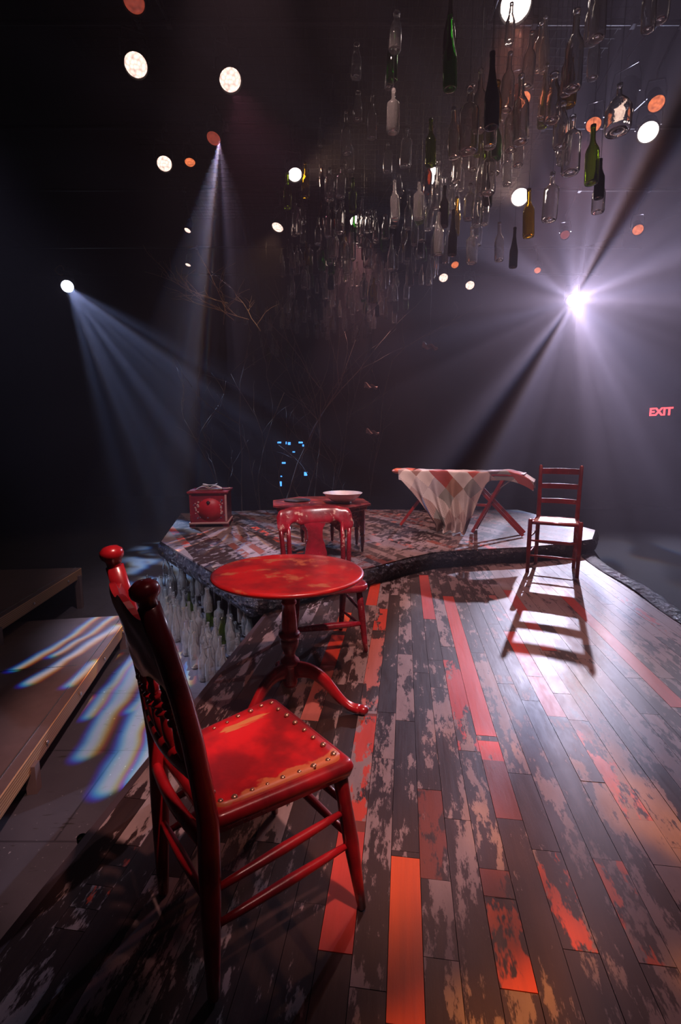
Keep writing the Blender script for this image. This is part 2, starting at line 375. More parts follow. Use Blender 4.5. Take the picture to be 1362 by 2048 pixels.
def housefloor():
    m, nt, b = newmat('scuffed_dark_grey_floor'); v = objco(nt); n = noise(nt, v, 3, 5, .6); sp = noise(nt, v, 55, 3, .6)
    c = mixc(nt, n, (.035, .035, .045), (.085, .085, .105)); c = mixc(nt, ramp01(nt, sp, .68, .74), c, (.25, .25, .27)); c = mixc(nt, math_n(nt, 'SUBTRACT', 1.0, ramp01(nt, noise(nt, objco(nt, (9, 40, 1)), 1, 2), .28, .33)), c, (.03, .03, .03))
    br = nt.nodes.new('ShaderNodeTexBrick'); nt.links.new(objco(nt, (.42, .42, .42)), br.inputs[0]); br.inputs['Mortar Size'].default_value = .002; br.inputs['Scale'].default_value = 1
    br.inputs['Color1'].default_value = (1, 1, 1, 1); br.inputs['Color2'].default_value = (1, 1, 1, 1); br.inputs['Mortar'].default_value = (.55, .55, .55, 1)
    mu = nt.nodes.new('ShaderNodeMix'); mu.data_type = 'RGBA'; mu.blend_type = 'MULTIPLY'; mu.inputs[0].default_value = 1; nt.links.new(c, mu.inputs[6]); nt.links.new(br.outputs[0], mu.inputs[7])
    nt.links.new(mu.outputs[2], b.inputs['Base Color']); b.inputs['Roughness'].default_value = .42; return m
tag(MB().box((.3, 5.85, ZF-.1), (18.2, 17.2, .2)).build('floor', housefloor()), kind='structure')

# ------------------------------------------------------------------ stage deck (planks run a little right of straight ahead)
AL = R(7.5); VX = Vector((math.sin(AL), math.cos(AL), 0)); UX = Vector((math.cos(AL), -math.sin(AL), 0))
TH = R(8.47); FP = 967.1
def P(px, py, z=0.0):
    a = (px-681)/FP; b = -(py-1024)/FP
    d = Vector((a, math.cos(TH)+b*math.sin(TH), -math.sin(TH)+b*math.cos(TH))); t = (z-1.2)/d.z
    return Vector((0, 0, 1.2))+d*t
def PD(px, py, y):
    a = (px-681)/FP; b = -(py-1024)/FP
    d = Vector((a, math.cos(TH)+b*math.sin(TH), -math.sin(TH)+b*math.cos(TH)))
    return Vector((0, 0, 1.2))+d*(y/d.y)
BW = .0826; U0 = -.925; NB = 34
ORG = (.66, .085, .008); ORR = (.48, .040, .014); REDP = (.42, .035, .022); PNK = (.42, .13, .10); BRN = (.14, .03, .016)
painted = [  # pixel start (far), pixel end (near), colour, coverage, of single planks as painted
 ((795, 1712), (775, 2046), ORG, 1.0), ((890, 1192), (955, 1470), ORR, .93), ((955, 1480), (1000, 1590), ORR, .45), ((846, 1150), (857, 1238), REDP, .9),
 ((895, 1320), (915, 1500), REDP, .55), ((757, 1217), (752, 1260), ORR, .6), ((757, 1262), (722, 1420), PNK, .5), ((745, 1165), (738, 1210), ORR, .95),
 ((722, 1430), (700, 1640), ORR, .5), ((975, 1190), (1010, 1260), PNK, .4), ((1010, 1262), (1055, 1350), REDP, .75), ((1055, 1352), (1100, 1432), PNK, .75),
 ((1120, 1180), (1362, 1415), ORR, .8), ((1010, 1180), (1080, 1300), REDP, .85), ((755, 1428), (720, 1700), BRN, .9), ((1030, 1800), (1062, 1985), ORG, .47),
 ((1085, 1700), (1150, 1900), ORG, .45), ((1225, 1720), (1350, 1935), ORG, .5), ((695, 1225), (680, 1262), ORG, 1.0), ((678, 1270), (655, 1330), ORR, .7), ((650, 1330), (610, 1440), PNK, .6),
 ((690, 1660), (640, 1900), REDP, .85), ((980, 1520), (1040, 1640), BRN, .7), ((870, 1580), (880, 1760), BRN, .5), ((1185, 1150), (1362, 1300), REDP, .3), ((1000, 1740), (1028, 1798), BRN, .7),
 ((255, 1690), (205, 1728), ORR, .38), ((190, 1770), (120, 1810), ORR, .38), ((1150, 1440), (1290, 1640), PNK, .45)]
darks = [((790, 1190), (780, 1425)), ((860, 1245), (870, 1320)), ((1080, 1240), (1160, 1320)), ((960, 1200), (1000, 1350)), ((792, 1440), (790, 1700)), ((900, 1200), (900, 1310)), ((1180, 1290), (1330, 1430))]
def uv_of(p): return p.dot(UX), p.dot(VX)
segs = {}
for a, b, c, cov in painted:
    ua, va = uv_of(P(*a)); ub, vb = uv_of(P(*b)); k = int(((ua+ub)/2-U0)/BW)
    segs.setdefault(k, []).append((min(va, vb), max(va, vb), c, cov, None))
for a, b in darks:
    ua, va = uv_of(P(*a)); ub, vb = uv_of(P(*b)); k = int(((ua+ub)/2-U0)/BW)
    segs.setdefault(k, []).append((min(va, vb), max(va, vb), (0, 0, 0), 0, .02))
def plank_mesh(name, mat, boards, thick, bev=.0015):
    """boards: (corner quad list, paint rgba, rnd rgb) -> one mesh with colour attributes"""
    vs = []; fs = []; cols = []; rn = []
    for q, pc, rc, z in boards:
        n = len(vs); m = len(q)
        vs += [(x, y, z) for x, y in q]+[(x, y, z-thick) for x, y in q]
        ff = [tuple(range(n, n+m))]+[(n+i, n+m+i, n+m+(i+1) % m, n+(i+1) % m) for i in range(m)]
        fs += ff; cols += [pc]*sum(len(f) for f in ff); rn += [rc]*sum(len(f) for f in ff)
    me = bpy.data.meshes.new(name); me.from_pydata(vs, [], fs); me.update()
    for an, arr in (('paint', cols), ('rnd', rn)):
        at = me.color_attributes.new(an, 'FLOAT_COLOR', 'CORNER'); at.data.foreach_set('color', [x for c in arr for x in c])
    bm = bmesh.new(); bm.from_mesh(me); bmesh.ops.recalc_face_normals(bm, faces=bm.faces); bm.to_mesh(me); bm.free()
    me.materials.append(mat); return link(name, me)
rnd = random.Random(3); boards = []
for k in range(NB):
    cuts = [-1.2]; 
    while cuts[-1] < 5.7: cuts.append(cuts[-1]+rnd.uniform(.7, 2.2))
    cuts[-1] = 5.7
    base = [(a, b, None, 0, None) for a, b in zip(cuts, cuts[1:])]
    for s in segs.get(k, []):
        nb = []
        for t in base:
            if t[2] is not None or t[4] is not None or t[1] <= s[0] or t[0] >= s[1]: nb.append(t); continue
            if t[0] < s[0]: nb.append((t[0], s[0], None, 0, None))
            if t[1] > s[1]: nb.append((s[1], t[1], None, 0, None))
        nb.append(s); base = nb
    for a, b, c, cov, dk in base:
        ul = U0+k*BW+.0008; ur = U0+(k+1)*BW-.0008; a += .0008; b -= .0008
        q = [ul*UX+a*VX, ur*UX+a*VX, ur*UX+b*VX, ul*UX+b*VX]
        r1 = rnd.random(); r2 = rnd.choice([.05, .15, .3, .4, .5, .65]) if dk is None else dk
        if k > 19 and dk is None: r2 = min(1, r2+.3)
        boards.append(([(p.x, p.y) for p in q], (*(c or (0, 0, 0)), cov), (r1, r2, rnd.random(), 1), rnd.uniform(-.0012, 0)))
M_deck = deckmat('weathered_stage_boards', AL)
deck = plank_mesh('stage_deck_boards', M_deck, boards, .022)
tag(deck, 'main stage deck of narrow worn boards, some painted orange and red', 'stage floor')
fr = MB(); ue = U0+NB*BW
Mdk = frame((0, 0, 0), UX, VX)
fr.box(((U0+ue)/2, 2.25, -.035), (ue-U0+.01, 6.9, .022), Mdk)
for uu in (U0+.02, .1, ue-.02): fr.box((uu, 2.25, (-.046+ZF)/2), (.04, 6.9, -.046-ZF), Mdk)
for vv in (-1.17, 5.65): fr.box(((U0+ue)/2, vv, (-.046+ZF)/2), (ue-U0, .04, -.046-ZF), Mdk)
fr.build('deck_frame', M_black, deck)
ed = MB(); ed.box((U0-.014, 2.2, -.018), (.026, 6.8, .032), Mdk); ed.build('dark_edge_strip', plain('dark_edge_wood', (.05, .035, .04), .35), deck)
# plastic skirt bunched along the right edge
sk = MB(); rr_ = random.Random(5)
jt = [[rr_.uniform(-.006, .006) for _ in range(16)] for _ in range(230)]
def jn(v, t): return abs(jt[int((v+1)/6.2*220)][int(t*14)])
def skirtP(s, t):
    v = -1+6.2*s; n = math.sin(v*5)*.006+math.sin(v*23+t*9)*.002+jn(v, t)
    u = ue-.05+t*.17+math.sin(v*5)*.012; z = .006+.007*math.sin(t*3.1)+n*.8-.16*max(0, t-.8)*4
    p = u*UX+v*VX; return (p.x, p.y, z)
sk.grid(skirtP, 220, 14); sk.build('plastic_edging', M_tarp, deck)

rp = thing('black_shade_slab', 'low black slab added to darken the floor beyond the right stage edge', 'platform', (0, 0, 0))  # black slab added to keep this stretch of floor dark
MB().prism([(2.32, .2), (8.8, .2), (8.8, 9.8), (4.6, 9.8), (2.98, 5.3)], ZF, -.20).build('slab_body', M_blackfab, rp)
# ------------------------------------------------------------------ raised platform
ZP = .15
front = [(-.61, 3.192), (-.1, 3.62), (.335, 3.995), (.60, 4.25), (.896, 4.477), (1.359, 4.605), (1.83, 4.694), (2.30, 4.86), (2.70, 5.085)]
outline = front+[(3.0, 5.6), (2.7, 7.3), (-1.0, 7.3), (-2.3, 6.9), (-1.877, 4.956)]
def inside_clip(poly, subj):
    out = subj
    n = len(poly)
    return out
bmp = bmesh.new()
vv_ = [bmp.verts.new((x, y, 0)) for x, y in outline]; bmp.faces.new(vv_)
PA = R(-63); PV = Vector((math.cos(PA), math.sin(PA), 0)); PU = Vector((-PV.y, PV.x, 0))
PU = Vector((math.sin(-PA), math.cos(PA), 0))
us = [Vector((x, y, 0)).dot(PU) for x, y in outline]; umin, umax = min(us), max(us)
k = 0; uu = umin+.001
while uu < umax:
    bmesh.ops.bisect_plane(bmp, geom=bmp.verts[:]+bmp.edges[:]+bmp.faces[:], plane_co=PU*uu, plane_no=PU); uu += BW
rnd = random.Random(11); rows = {}
cutpos = {}
for f in list(bmp.faces):
    kk = int((f.calc_center_median().dot(PU)-umin)/BW); cutpos.setdefault(kk, [rnd.uniform(-6, 0)+j*1.6 for j in range(8)])
for kk, cs in cutpos.items():
    for c in cs:
        fl = [f for f in bmp.faces if int((f.calc_center_median().dot(PU)-umin)/BW) == kk]
        es = {e for f in fl for e in f.edges}; vs = {v for f in fl for v in f.verts}
        bmesh.ops.bisect_plane(bmp, geom=fl+list(es)+list(vs), plane_co=PV*c, plane_no=PV)
pb = []
for f in bmp.faces:
    c = f.calc_center_median(); q = [(c+(v.co-c)*(1-.0012/max(.02, (v.co-c).length))) for v in f.verts]
    r = rnd.random(); pc = (*ORR, .45) if r < .025 else ((*BRN, .5) if r < .3 else ((*PNK, .3) if r < .40 else (0, 0, 0, 0)))
    pb.append(([(p.x, p.y) for p in q], pc, (rnd.random(), rnd.choice([.2, .4, .6, .8]), 0, 1), ZP))
bmp.free()
plat = plank_mesh('raised_platform_boards', deckmat('platform_boards', math.pi/2+PA, light=-.02), pb, .02)
tag(plat, 'raised platform of diagonal worn boards holding chest, eight-sided table and draped board', 'platform')
pf = MB(); pf.prism([(x*.995+.003, y) for x, y in outline], .10, ZP-.021); pf.build('platform_frame', M_black, plat)
# crumpled plastic fascia following the front edge and left edge
path = [(-2.3, 6.9), (-1.877, 4.956)]+front+[(3.0, 5.6)]
pl = []
for a, b in zip(path, path[1:]):
    a, b = Vector((*a, 0)), Vector((*b, 0)); m = max(2, int((b-a).length/.02))
    nn = Vector(((b-a).y, -(b-a).x, 0)).normalized()
    pl += [(a.lerp(b, i/m), nn) for i in range(m)]
fa = MB(); rj = random.Random(9)
jit = [[rj.uniform(-1, 1) for _ in range(12)] for _ in range(len(pl))]
def fasc(i, j, nv=10):
    p, nn = pl[i]; t = j/nv; depth = .15 if p.y > 3.25 and p.x > -.62 else .155
    amp = .016*math.sin(t*math.pi)*(jit[i][j]+.6*math.sin(i*.31+j))
    q = p+nn*(.012+abs(amp)+.018*math.sin(t*math.pi)); return (q.x, q.y, ZP-.006-t*depth*.97)
fvs = [fasc(i, j) for j in range(11) for i in range(len(pl))]; nl = len(pl)
fa.add(fvs, [(j*nl+i, j*nl+i+1, (j+1)*nl+i+1, (j+1)*nl+i) for j in range(10) for i in range(nl-1)], False)
fa.build('plastic_fascia', M_tarp, plat)
for (x, y) in [(-1.75, 5.2), (-1.2, 4.4), (-.85, 3.9), (-2.0, 6.6)]: MB().box((x, y, (ZF+.1)/2), (.06, .06, .1-ZF)).build('support_post', M_black, plat)
bk = MB(); a, b = Vector((-.60, 3.55, 0)), Vector((-1.45, 5.0, 0))
bk.add([(a.x, a.y, ZF), (b.x, b.y, ZF), (b.x, b.y, .1), (a.x, a.y, .1), (a.x+.02, a.y+.02, ZF), (b.x+.02, b.y+.02, ZF), (b.x+.02, b.y+.02, .1), (a.x+.02, a.y+.02, .1)], [(0, 1, 2, 3), (4, 5, 6, 7), (0, 1, 5, 4), (2, 3, 7, 6)])
bk.build('black_skirt', M_blackfab, plat)

# ------------------------------------------------------------------ audience risers on the left
def woodedge():
    m, nt, b = newmat('pale_timber_edge'); v = objco(nt, (1, 60, 60)); n = noise(nt, v, 1, 3)
    w = nt.nodes.new('ShaderNodeTexWave'); w.wave_type = 'BANDS'; w.bands_direction = 'Z'; w.inputs['Scale'].default_value = 22; nt.links.new(objco(nt), w.inputs[0])
    nt.links.new(mixc(nt, w.outputs[0], (.20, .10, .045), (.50, .30, .15)), b.inputs['Base Color']); b.inputs['Roughness'].default_value = .5; return m
M_edge = woodedge(); M_rtop = plain('brown_riser_board', (.15, .105, .10), .5); M_alu = plain('aluminium_strip', (.6, .6, .62), .3, .9)
def riser(label, a, b, z, width, seams, legs, boltn):
    a = Vector((*a, 0)); b = Vector((*b, 0)); d = (b-a).normalized(); n = Vector((-d.y, d.x, 0)); L = (b-a).length
    t = thing('audience_riser', label, 'riser', (a.x, a.y, z), math.atan2(d.y, d.x))
    MB().box((L/2, width/2, -.012), (L, width, .02)).build('riser_top', M_rtop, t)
    e = MB().box((L/2, .018, -.05), (L, .045, .09)); e.build('timber_edge', M_edge, t, .004)
    MB().box((L/2, .052, -.0005), (L, .006, .004)).build('metal_trim', M_alu, t)
    for s in seams: MB().box((s, width/2+.05, -.0008), (.006, width-.1, .004)).build('metal_seam', M_alu, t)
    for s in legs: MB().box((s, .0, (ZF-z-.06)/2-.0), (.05, .045, z-ZF-.06)).box((s+.08, .05, (ZF-z-.06)/2), (.04, .045, z-ZF-.06)).build('leg', M_rtop, t)
    for i in range(boltn):
        s = L*(i+.5)/boltn
        MB().lathe([(.011, 0), (.011, .006), (.006, .009)], 8, Matrix.Translation((s, -.006, -.05)) @ Matrix.Rotation(R(90), 4, 'X')).build('bolt', M_alu, t)
    MB().box((L-.01, width/2, (ZF-z-.06)/2), (.02, width, .0+z-ZF-.06)).build('end_panel', M_black, t)
    return t
d1 = (Vector((-1.712, 3.536, 0))-Vector((-1.406, 1.803, 0))).normalized()
A1 = Vector((-1.406, 1.803, 0))-d1*2.2; B1 = Vector((-1.712, 3.536, 0))+d1*.35
riser('lower seating riser with pale timber edge and metal seams beside the stage', A1[:2], B1[:2], -.25, .90, [1.05+.78, 3.05+.35], [.8, 2.48, 4.1], 9)
d2 = (Vector((-2.593, 4.697, 0))-Vector((-2.444, 3.321, 0))).normalized()
riser('higher seating riser with timber edge stepping up behind the lower one', (Vector((-2.444, 3.321, 0))-d2*3.6)[:2], (-2.593, 4.697), -.06, 3.2, [2.2], [1.2, 3.55, 4.9], 8)

# ------------------------------------------------------------------ front chair: turned posts, leather seat
def lerp(a, b, t): return a+(b-a)*t
def turned(p0, p1, prof, n=12):
    """prof: list of (t, r) along p0->p1"""
    p0, p1 = Vector(p0), Vector(p1); return [p0.lerp(p1, t) for t, r in prof], [r for t, r in prof]
c_f = Vector((-.0825, 1.2405, 0)); c_r = Vector((-.365, 1.0135, 0)); yv = (c_f-c_r).normalized()
fc = thing('side_chair', 'red wooden chair nearest the camera with studded leather seat and knobbed posts', 'chair', (c_r.x, c_r.y, .004), math.atan2(-yv.x, yv.y))
D = (c_f-c_r).length; WF = .20; WR = .158; HS = .42       # local: x right, y forward
def seat_out(grow=0, n=10):
    pts = []
    cs = [(-WR, 0), (WR, 0), (WF, D), (-WF, D)]
    rad = .028
    for i, (cx, cy) in enumerate(cs):
        p = Vector((cx*(1+grow), cy+(grow*.15 if cy else -grow*.15), 0)); a = Vector((*cs[i-1], 0)); b = Vector((*cs[(i+1) % 4], 0)); q = Vector((cx, cy, 0))
        u = (a-q).normalized()*rad; w = (b-q).normalized()*rad
        for k in range(7):
            t = k/6; pts.append(p+u*(1-t)**2+w*t**2)
    return pts
# seat frame: ring with rounded section, dished
ring_in = [Vector((p.x*.80, D*.5+(p.y-D*.5)*.82, 0)) for p in seat_out()]
ring_out = seat_out()
sm = MB(); n = len(ring_out); sec = []
for t in range(9):
    a = math.pi*t/8
    for i in range(n):
        o, q = ring_out[i], ring_in[i]; mid = o.lerp(q, .5); half = (o-q)*.5
        zz = HS-.018+.018*math.sin(a)*1.0
        dish = -.010*math.cos((mid.x/WF)*1.5)*(1 if mid.y > D*.7 else 0)
        p = mid+half*math.cos(a); p = mid+half*(abs(math.cos(a))**.7*(1 if math.cos(a) > 0 else -1)); sec.append((p.x, p.y, zz+dish))
for i in range(n): q = ring_in[i]; sec.append((q.x, q.y, HS-.042))
for i in range(n): q = ring_out[i]; sec.append((q.x*.97, D/2+(q.y-D/2)*.97, HS-.042))
fsn = []
for t in range(11):
    for i in range(n): fsn.append((t*n+i, t*n+(i+1) % n, ((t+1) % 11)*n+(i+1) % n, ((t+1) % 11)*n+i))
sm.add(sec, fsn, True); sm.build('seat_frame', M_chair, fc)
lt = MB(); inner = [Vector((p.x*.86, D*.5+(p.y-D*.5)*.87, 0)) for p in seat_out()]
rings = 8; vs = [(0, D*.5, HS-.010)]
for r in range(1, rings+1):
    s = r/rings
    for p in inner: vs.append((p.x*s, D*.5+(p.y-D*.5)*s, HS+.004-.012*(1-s**2)+.002*(s > .95)))
for p in inner: vs.append((p.x, p.y, HS-.012))
fsn = [(0, 1+i, 1+(i+1) % n) for i in range(n)]
for r in range(rings): fsn += [(1+r*n+i, 1+(r+1)*n+i, 1+(r+1)*n+(i+1) % n, 1+r*n+(i+1) % n) for i in range(n)]
lt.add(vs, fsn, True); lt.build('leather_panel', M_leather, fc)
nail0 = None
def corner(s, cs):
    s = s % 4; i = int(s); a, b = Vector((*cs[i], 0)), Vector((*cs[(i+1) % 4], 0)); return a.lerp(b, s-i)
cs4 = [(-WR*.80, D*.10), (WR*.80, D*.10), (WF*.81, D*.90), (-WF*.81, D*.90)]
rn = random.Random(2)
nb = MB().lathe([(.0075, 0), (.0068, .003), (.004, .0055), (.001, .0062)], 10)
for i in range(30):
    p = corner(i*4/30+.04, cs4)
    if i == 0: nail0 = nb.build('nail', M_brass, fc); o = nail0
    else: o = nail0.copy(); COL.objects.link(o); o.parent = fc
    o.location = (p.x+rn.uniform(-.002, .002), p.y+rn.uniform(-.002, .002), HS+.003); k = rn.choice([.65, .8, .9, 1.1]); o.scale = (k, k, k)
pf_ = [(0, .011), (.15, .014), (.5, .020), (.8, .018), (.95, .019), (1, .019)]
for s, foot in ((1, (.205, D+.012)), (-1, (-.215, D+.005))):
    b = MB(); pts, rs = turned((foot[0], foot[1], 0), (s*(WF-.035), D-.03, HS-.04), pf_); b.tube(pts, rs, 14); b.build('leg', M_chair, fc)
topz = .905
posts = {}
for s in (1, -1):
    b = MB(); foot = Vector((s*(WR+.0), -.012, 0)); sj = Vector((s*(WR-.004), -.005, HS)); tp = Vector((s*(WR+.008), -.10 if s > 0 else -.074, topz))
    pts = [foot.lerp(sj, t) for t in (0, .15, .4, .7, 1)]+[sj.lerp(tp, t)-Vector((0, -.012*math.sin(t*math.pi), 0)) for t in (.08, .2, .4, .6, .8, 1)]
    rs = [.013, .016, .020, .023, .023, .022, .022, .0215, .021, .0205, .020]
    b.tube(pts, rs, 16); o = b.build('rear_post', M_chair, fc)
    posts[s] = (sj, tp)
    d = (tp-sj).normalized(); Mx = frame(tp, d.cross(Vector((0, 1, 0))), None, d)
    MB().lathe([(.0175, -.02), (.016, .004), (.0175, .014), (.0245, .022), (.0265, .030), (.025, .039), (.016, .047), (.004, .050)], 20, Mx).build('finial', M_chair, o)
def postp(s, z):
    sj, tp = posts[s]; t = (z-sj.z)/(tp.z-sj.z); return sj.lerp(tp, t)-Vector((0, -.012*math.sin(t*math.pi), 0))
# carved crest rail between the posts
b = MB(); NU, NV = 24, 12
def crest(u, v, side):
    zt = .865+.030*math.sin(u*math.pi)**2+.012*math.cos(u*math.pi*6)*math.sin(u*math.pi); zb = .715-.012*math.cos(u*math.pi*4)
    z = zb+(zt-zb)*v; a, c = postp(-1, z), postp(1, z); p = a.lerp(c, u)
    bow = -.030*math.sin(u*math.pi); th = .0095*(1-.4*abs(2*v-1)**6)+.003*math.sin(u*19)*math.sin(v*9)*math.sin(u*math.pi)
    return (p.x, p.y+bow+side*th, z)
for sd in (1, -1): b.grid(lambda u, v: crest(u, v, sd), NU, NV)
for e in (0, 1):
    b.add([crest(i/NU, e, sd) for sd in (1, -1) for i in range(NU+1)], [(i, i+1, NU+2+i, NU+1+i) for i in range(NU)], False)
b.build('crest_rail', M_chair, fc)
# lower back rail
b = MB(); pts = [Vector((lerp(-1, 1, i/10)*postp(1, .53).x, postp(1, .53).y-.018*math.sin(i/10*math.pi), .53)) for i in range(11)]; b.tube(pts, .014, 10, flat=1.6); b.build('lower_back_rail', M_chair, fc)
for i in range(5):
    u = (i+1)/6; zb, zt = .535, .72
    p0 = postp(-1, zb).lerp(postp(1, zb), u)+Vector((0, -.018*math.sin(u*math.pi), 0)); p1 = postp(-1, zt).lerp(postp(1, zt), u)+Vector((0, -.030*math.sin(u*math.pi), 0))
    prof = [(0, .007), (.1, .009), (.22, .012), (.34, .010), (.46, .007), (.50, .008), (.52, .013), (.55, .013), (.57, .007), (.61, .008), (.63, .014), (.66, .014), (.68, .007), (.72, .008), (.74, .014), (.77, .014), (.79, .007), (.84, .012), (.88, .011), (.92, .007), (1, .008)]
    b = MB(); a, r = turned(p0, p1, prof); b.tube(a, r, 12); b.build('spindle', M_chair, fc)
# seat back rail (dark bowed piece) and stretchers
b = MB(); b.tube([(lerp(-WR, WR, i/8), -.012-.012*math.sin(i/8*math.pi), HS-.045) for i in range(9)], .013, 10, flat=1.5); b.build('seat_back_rail', M_chair, fc)
SP = [(0, .007), (.2, .010), (.5, .0125), (.8, .010), (1, .007)]
def stretcher(par, p0, p1, m, k=1.0):
    b = MB(); a, r = turned(p0, p1, [(t, rr*k) for t, rr in SP]); b.tube(a, r, 10); return b.build('stretcher', m, par)
def legp(s, z):  # front legs centre at height z
    f = Vector((.205, D+.012, 0)) if s > 0 else Vector((-.215, D+.005, 0)); return f.lerp(Vector((s*(WF-.035), D-.03, HS-.04)), z/(HS-.04))
def rearp(s, z): return Vector((s*WR, -.012, 0)).lerp(posts[s][0], z/HS)
for s in (1, -1):
    for z0, z1 in ((.275, .255), (.185, .17)): stretcher(fc, rearp(s, z1), legp(s, z0), M_chair)
for z in (.295, .20): stretcher(fc, legp(-1, z), legp(1, z), M_chair)
stretcher(fc, rearp(-1, .22), rearp(1, .22), M_chair)

# ------------------------------------------------------------------ pedestal table
tb = thing('pedestal_table', 'small round red tilt-top table on a turned column with three curved feet', 'table', (-.232, 2.085, 0), 0)
HT = .625; RT = .337
MB().lathe([(.02, HT-.030), (RT-.05, HT-.028), (RT-.012, HT-.022), (RT, HT-.012), (RT-.003, HT-.003), (RT-.016, HT), (RT-.05, HT-.0015), (.01, HT-.0015)], 72).build('tabletop', M_table, tb)
MB().box((0, 0, HT-.04), (.20, .06, .022)).box((0, .14, HT-.037), (.04, .34, .018)).build('top_block', M_chair, tb, .003)
co_ = [(.030, .085), (.034, .10), (.034, .17), (.034, .185), (.042, .19), (.046, .20), (.042, .21), (.030, .22), (.024, .235), (.028, .25), (.038, .27), (.043, .295), (.043, .31), (.040, .315), (.048, .322), (.051, .33), (.046, .34), (.036, .345), (.038, .36), (.031, .44), (.028, .47), (.034, .475), (.035, .485), (.030, .49), (.032, .52), (.034, .60)]
MB().lathe(co_, 28).build('column', M_chair, tb)
for a in (R(-17), R(232), R(105)):
    b = MB(); NN = 22
    def cp(t): # curve in radial/height plane
        P0, P1, P2, P3 = Vector((.03, 0, .165)), Vector((.20, 0, .20)), Vector((.20, 0, .015)), Vector((.335, 0, .022))
        return P0*(1-t)**3+P1*3*t*(1-t)**2+P2*3*t*t*(1-t)+P3*t**3
    pts = [cp(i/NN) for i in range(NN+1)]; hs = [lerp(.040, .014, (i/NN)**.7) for i in range(NN+1)]
    hs[-3:] = [.015, .018, .017]
    vs = []
    for i, p in enumerate(pts):
        t = (pts[min(i+1, NN)]-pts[max(i-1, 0)]).normalized(); nn = Vector((-t.z, 0, t.x))
        w = .017 if i < NN-3 else .022
        for k in range(10):
            th = 2*math.pi*k/10; vs.append(p+nn*math.copysign(abs(math.sin(th))**.6, math.sin(th))*hs[i]+Vector((0, 1, 0))*math.copysign(abs(math.cos(th))**.6, math.cos(th))*w)
    for i, v in enumerate(vs):
        if v.z < .001: v.z = .001
    fsn = [(i*10+k, i*10+(k+1) % 10, (i+1)*10+(k+1) % 10, (i+1)*10+k) for i in range(NN) for k in range(10)]+[tuple(range(10)), tuple(NN*10+k for k in range(10))]
    b.add(vs, fsn, True, Matrix.Rotation(a, 4, 'Z')); o = b.build('curved_foot', M_chair, tb)
    Mt = Matrix.Rotation(a, 4, 'Z') @ Matrix.Translation((.345, 0, .022)) @ Matrix.Diagonal((1.15, 1.05, .85, 1))
    MB().lathe([(.004, -.022), (.016, -.019), (.023, -.006), (.024, .004), (.018, .016), (.006, .023)], 14, Mt).build('toe_pad', M_chair, o)

# ------------------------------------------------------------------ captain's chair behind the table
cc = thing('captains_chair', 'crimson wooden chair with broad rounded crest and vase-shaped splat, tucked behind the round table', 'chair', (-.07, 2.60, 0), R(15))
SH = .40
def rrect(w, d, r, n=6, yo=0):
    o = []
    for sx, sy, a0 in ((1, -1, -90), (1, 1, 0), (-1, 1, 90), (-1, -1, 180)):
        for k in range(n+1):
            a = R(a0+90*k/n); o.append((sx*(w/2-r)+r*math.cos(a), yo+sy*(d/2-r)+r*math.sin(a)))
    return o
sb = MB(); pr = rrect(.46, .40, .07, 6, .13); nn_ = len(pr)
lay = [(.94, SH-.038), (1.0, SH-.028), (1.0, SH-.012), (.975, SH), (.90, SH+.001), (.60, SH-.006), (.2, SH-.010)]
vs = [(x*s, .13+(y-.13)*s, z) for s, z in lay for x, y in pr]
sb.add(vs, [(i*nn_+k, i*nn_+(k+1) % nn_, (i+1)*nn_+(k+1) % nn_, (i+1)*nn_+k) for i in range(len(lay)-1) for k in range(nn_)]+[tuple(range(nn_))[::-1], tuple((len(lay)-1)*nn_+k for k in range(nn_))], True)
sb.build('seat', M_mid, cc)
LP = [(0, .013), (.2, .017), (.6, .021), (1, .017)]
lg = {}
for s in (1, -1):
    for yy, top in ((-.03, -.02), (.32, .29)):
        p0 = Vector((s*(.215 if yy < 0 else .16), yy, 0)); p1 = Vector((s*.175, top, SH-.03)); lg[(s, yy < 0)] = (p0, p1)
        b = MB(); a, r = turned(p0, p1, LP); b.tube(a, r, 12); b.build('leg', M_mid, cc)
def lgp(s, f, z): p0, p1 = lg[(s, f)]; return p0.lerp(p1, z/(SH-.03))
for s in (1, -1):
    stretcher(cc, lgp(s, True, .24), lgp(s, False, .26), M_mid, .8); stretcher(cc, lgp(s, True, .15), lgp(s, False, .13), M_mid, .8)
stretcher(cc, lgp(-1, True, .17), lgp(1, True, .17), M_mid, 1.7); stretcher(cc, lgp(-1, False, .26), lgp(1, False, .26), M_mid, .8)
# crest: broad curved band with lobed ends
b = MB(); NU, NV = 36, 10
def cr(u, v, sd):
    x = lerp(-.235, .235, u); e = abs(2*u-1)
    zt = .795-.018*max(0, e-.6)/.4-(.035*max(0, (e-.9)/.1)**2); zb = .688-.040*(1 if e > .66 else 0)*min(1, (e-.66)/.08)+(.035*max(0, (e-.92)/.08)**2)
    if .40 < e < .68: zb += .018*math.sin((e-.40)/.28*math.pi)
    z = zb+(zt-zb)*v; y = .30+.05*math.cos(e*math.pi/2)+.035*v
    th = .016*math.sqrt(max(0, 1-abs(2*v-1)**4))*math.sqrt(max(0.0, 1-e**14))+.002
    return (x, y+sd*th, z)
for sd in (1, -1): b.grid(lambda u, v: cr(u, v, sd), NU, NV)
for e in (0, 1):
    b.add([cr(i/NU, e, sd) for sd in (1, -1) for i in range(NU+1)], [(i, i+1, NU+2+i, NU+1+i) for i in range(NU)], True)
    b.add([cr(e, j/NV, sd) for sd in (1, -1) for j in range(NV+1)], [(j, j+1, NV+2+j, NV+1+j) for j in range(NV)], True)
b.build('crest_rail', M_mid, cc)
b = MB(); prof = [(0, .055), (.15, .062), (.35, .070), (.5, .060), (.65, .045), (.8, .048), (.92, .068), (1, .075)]
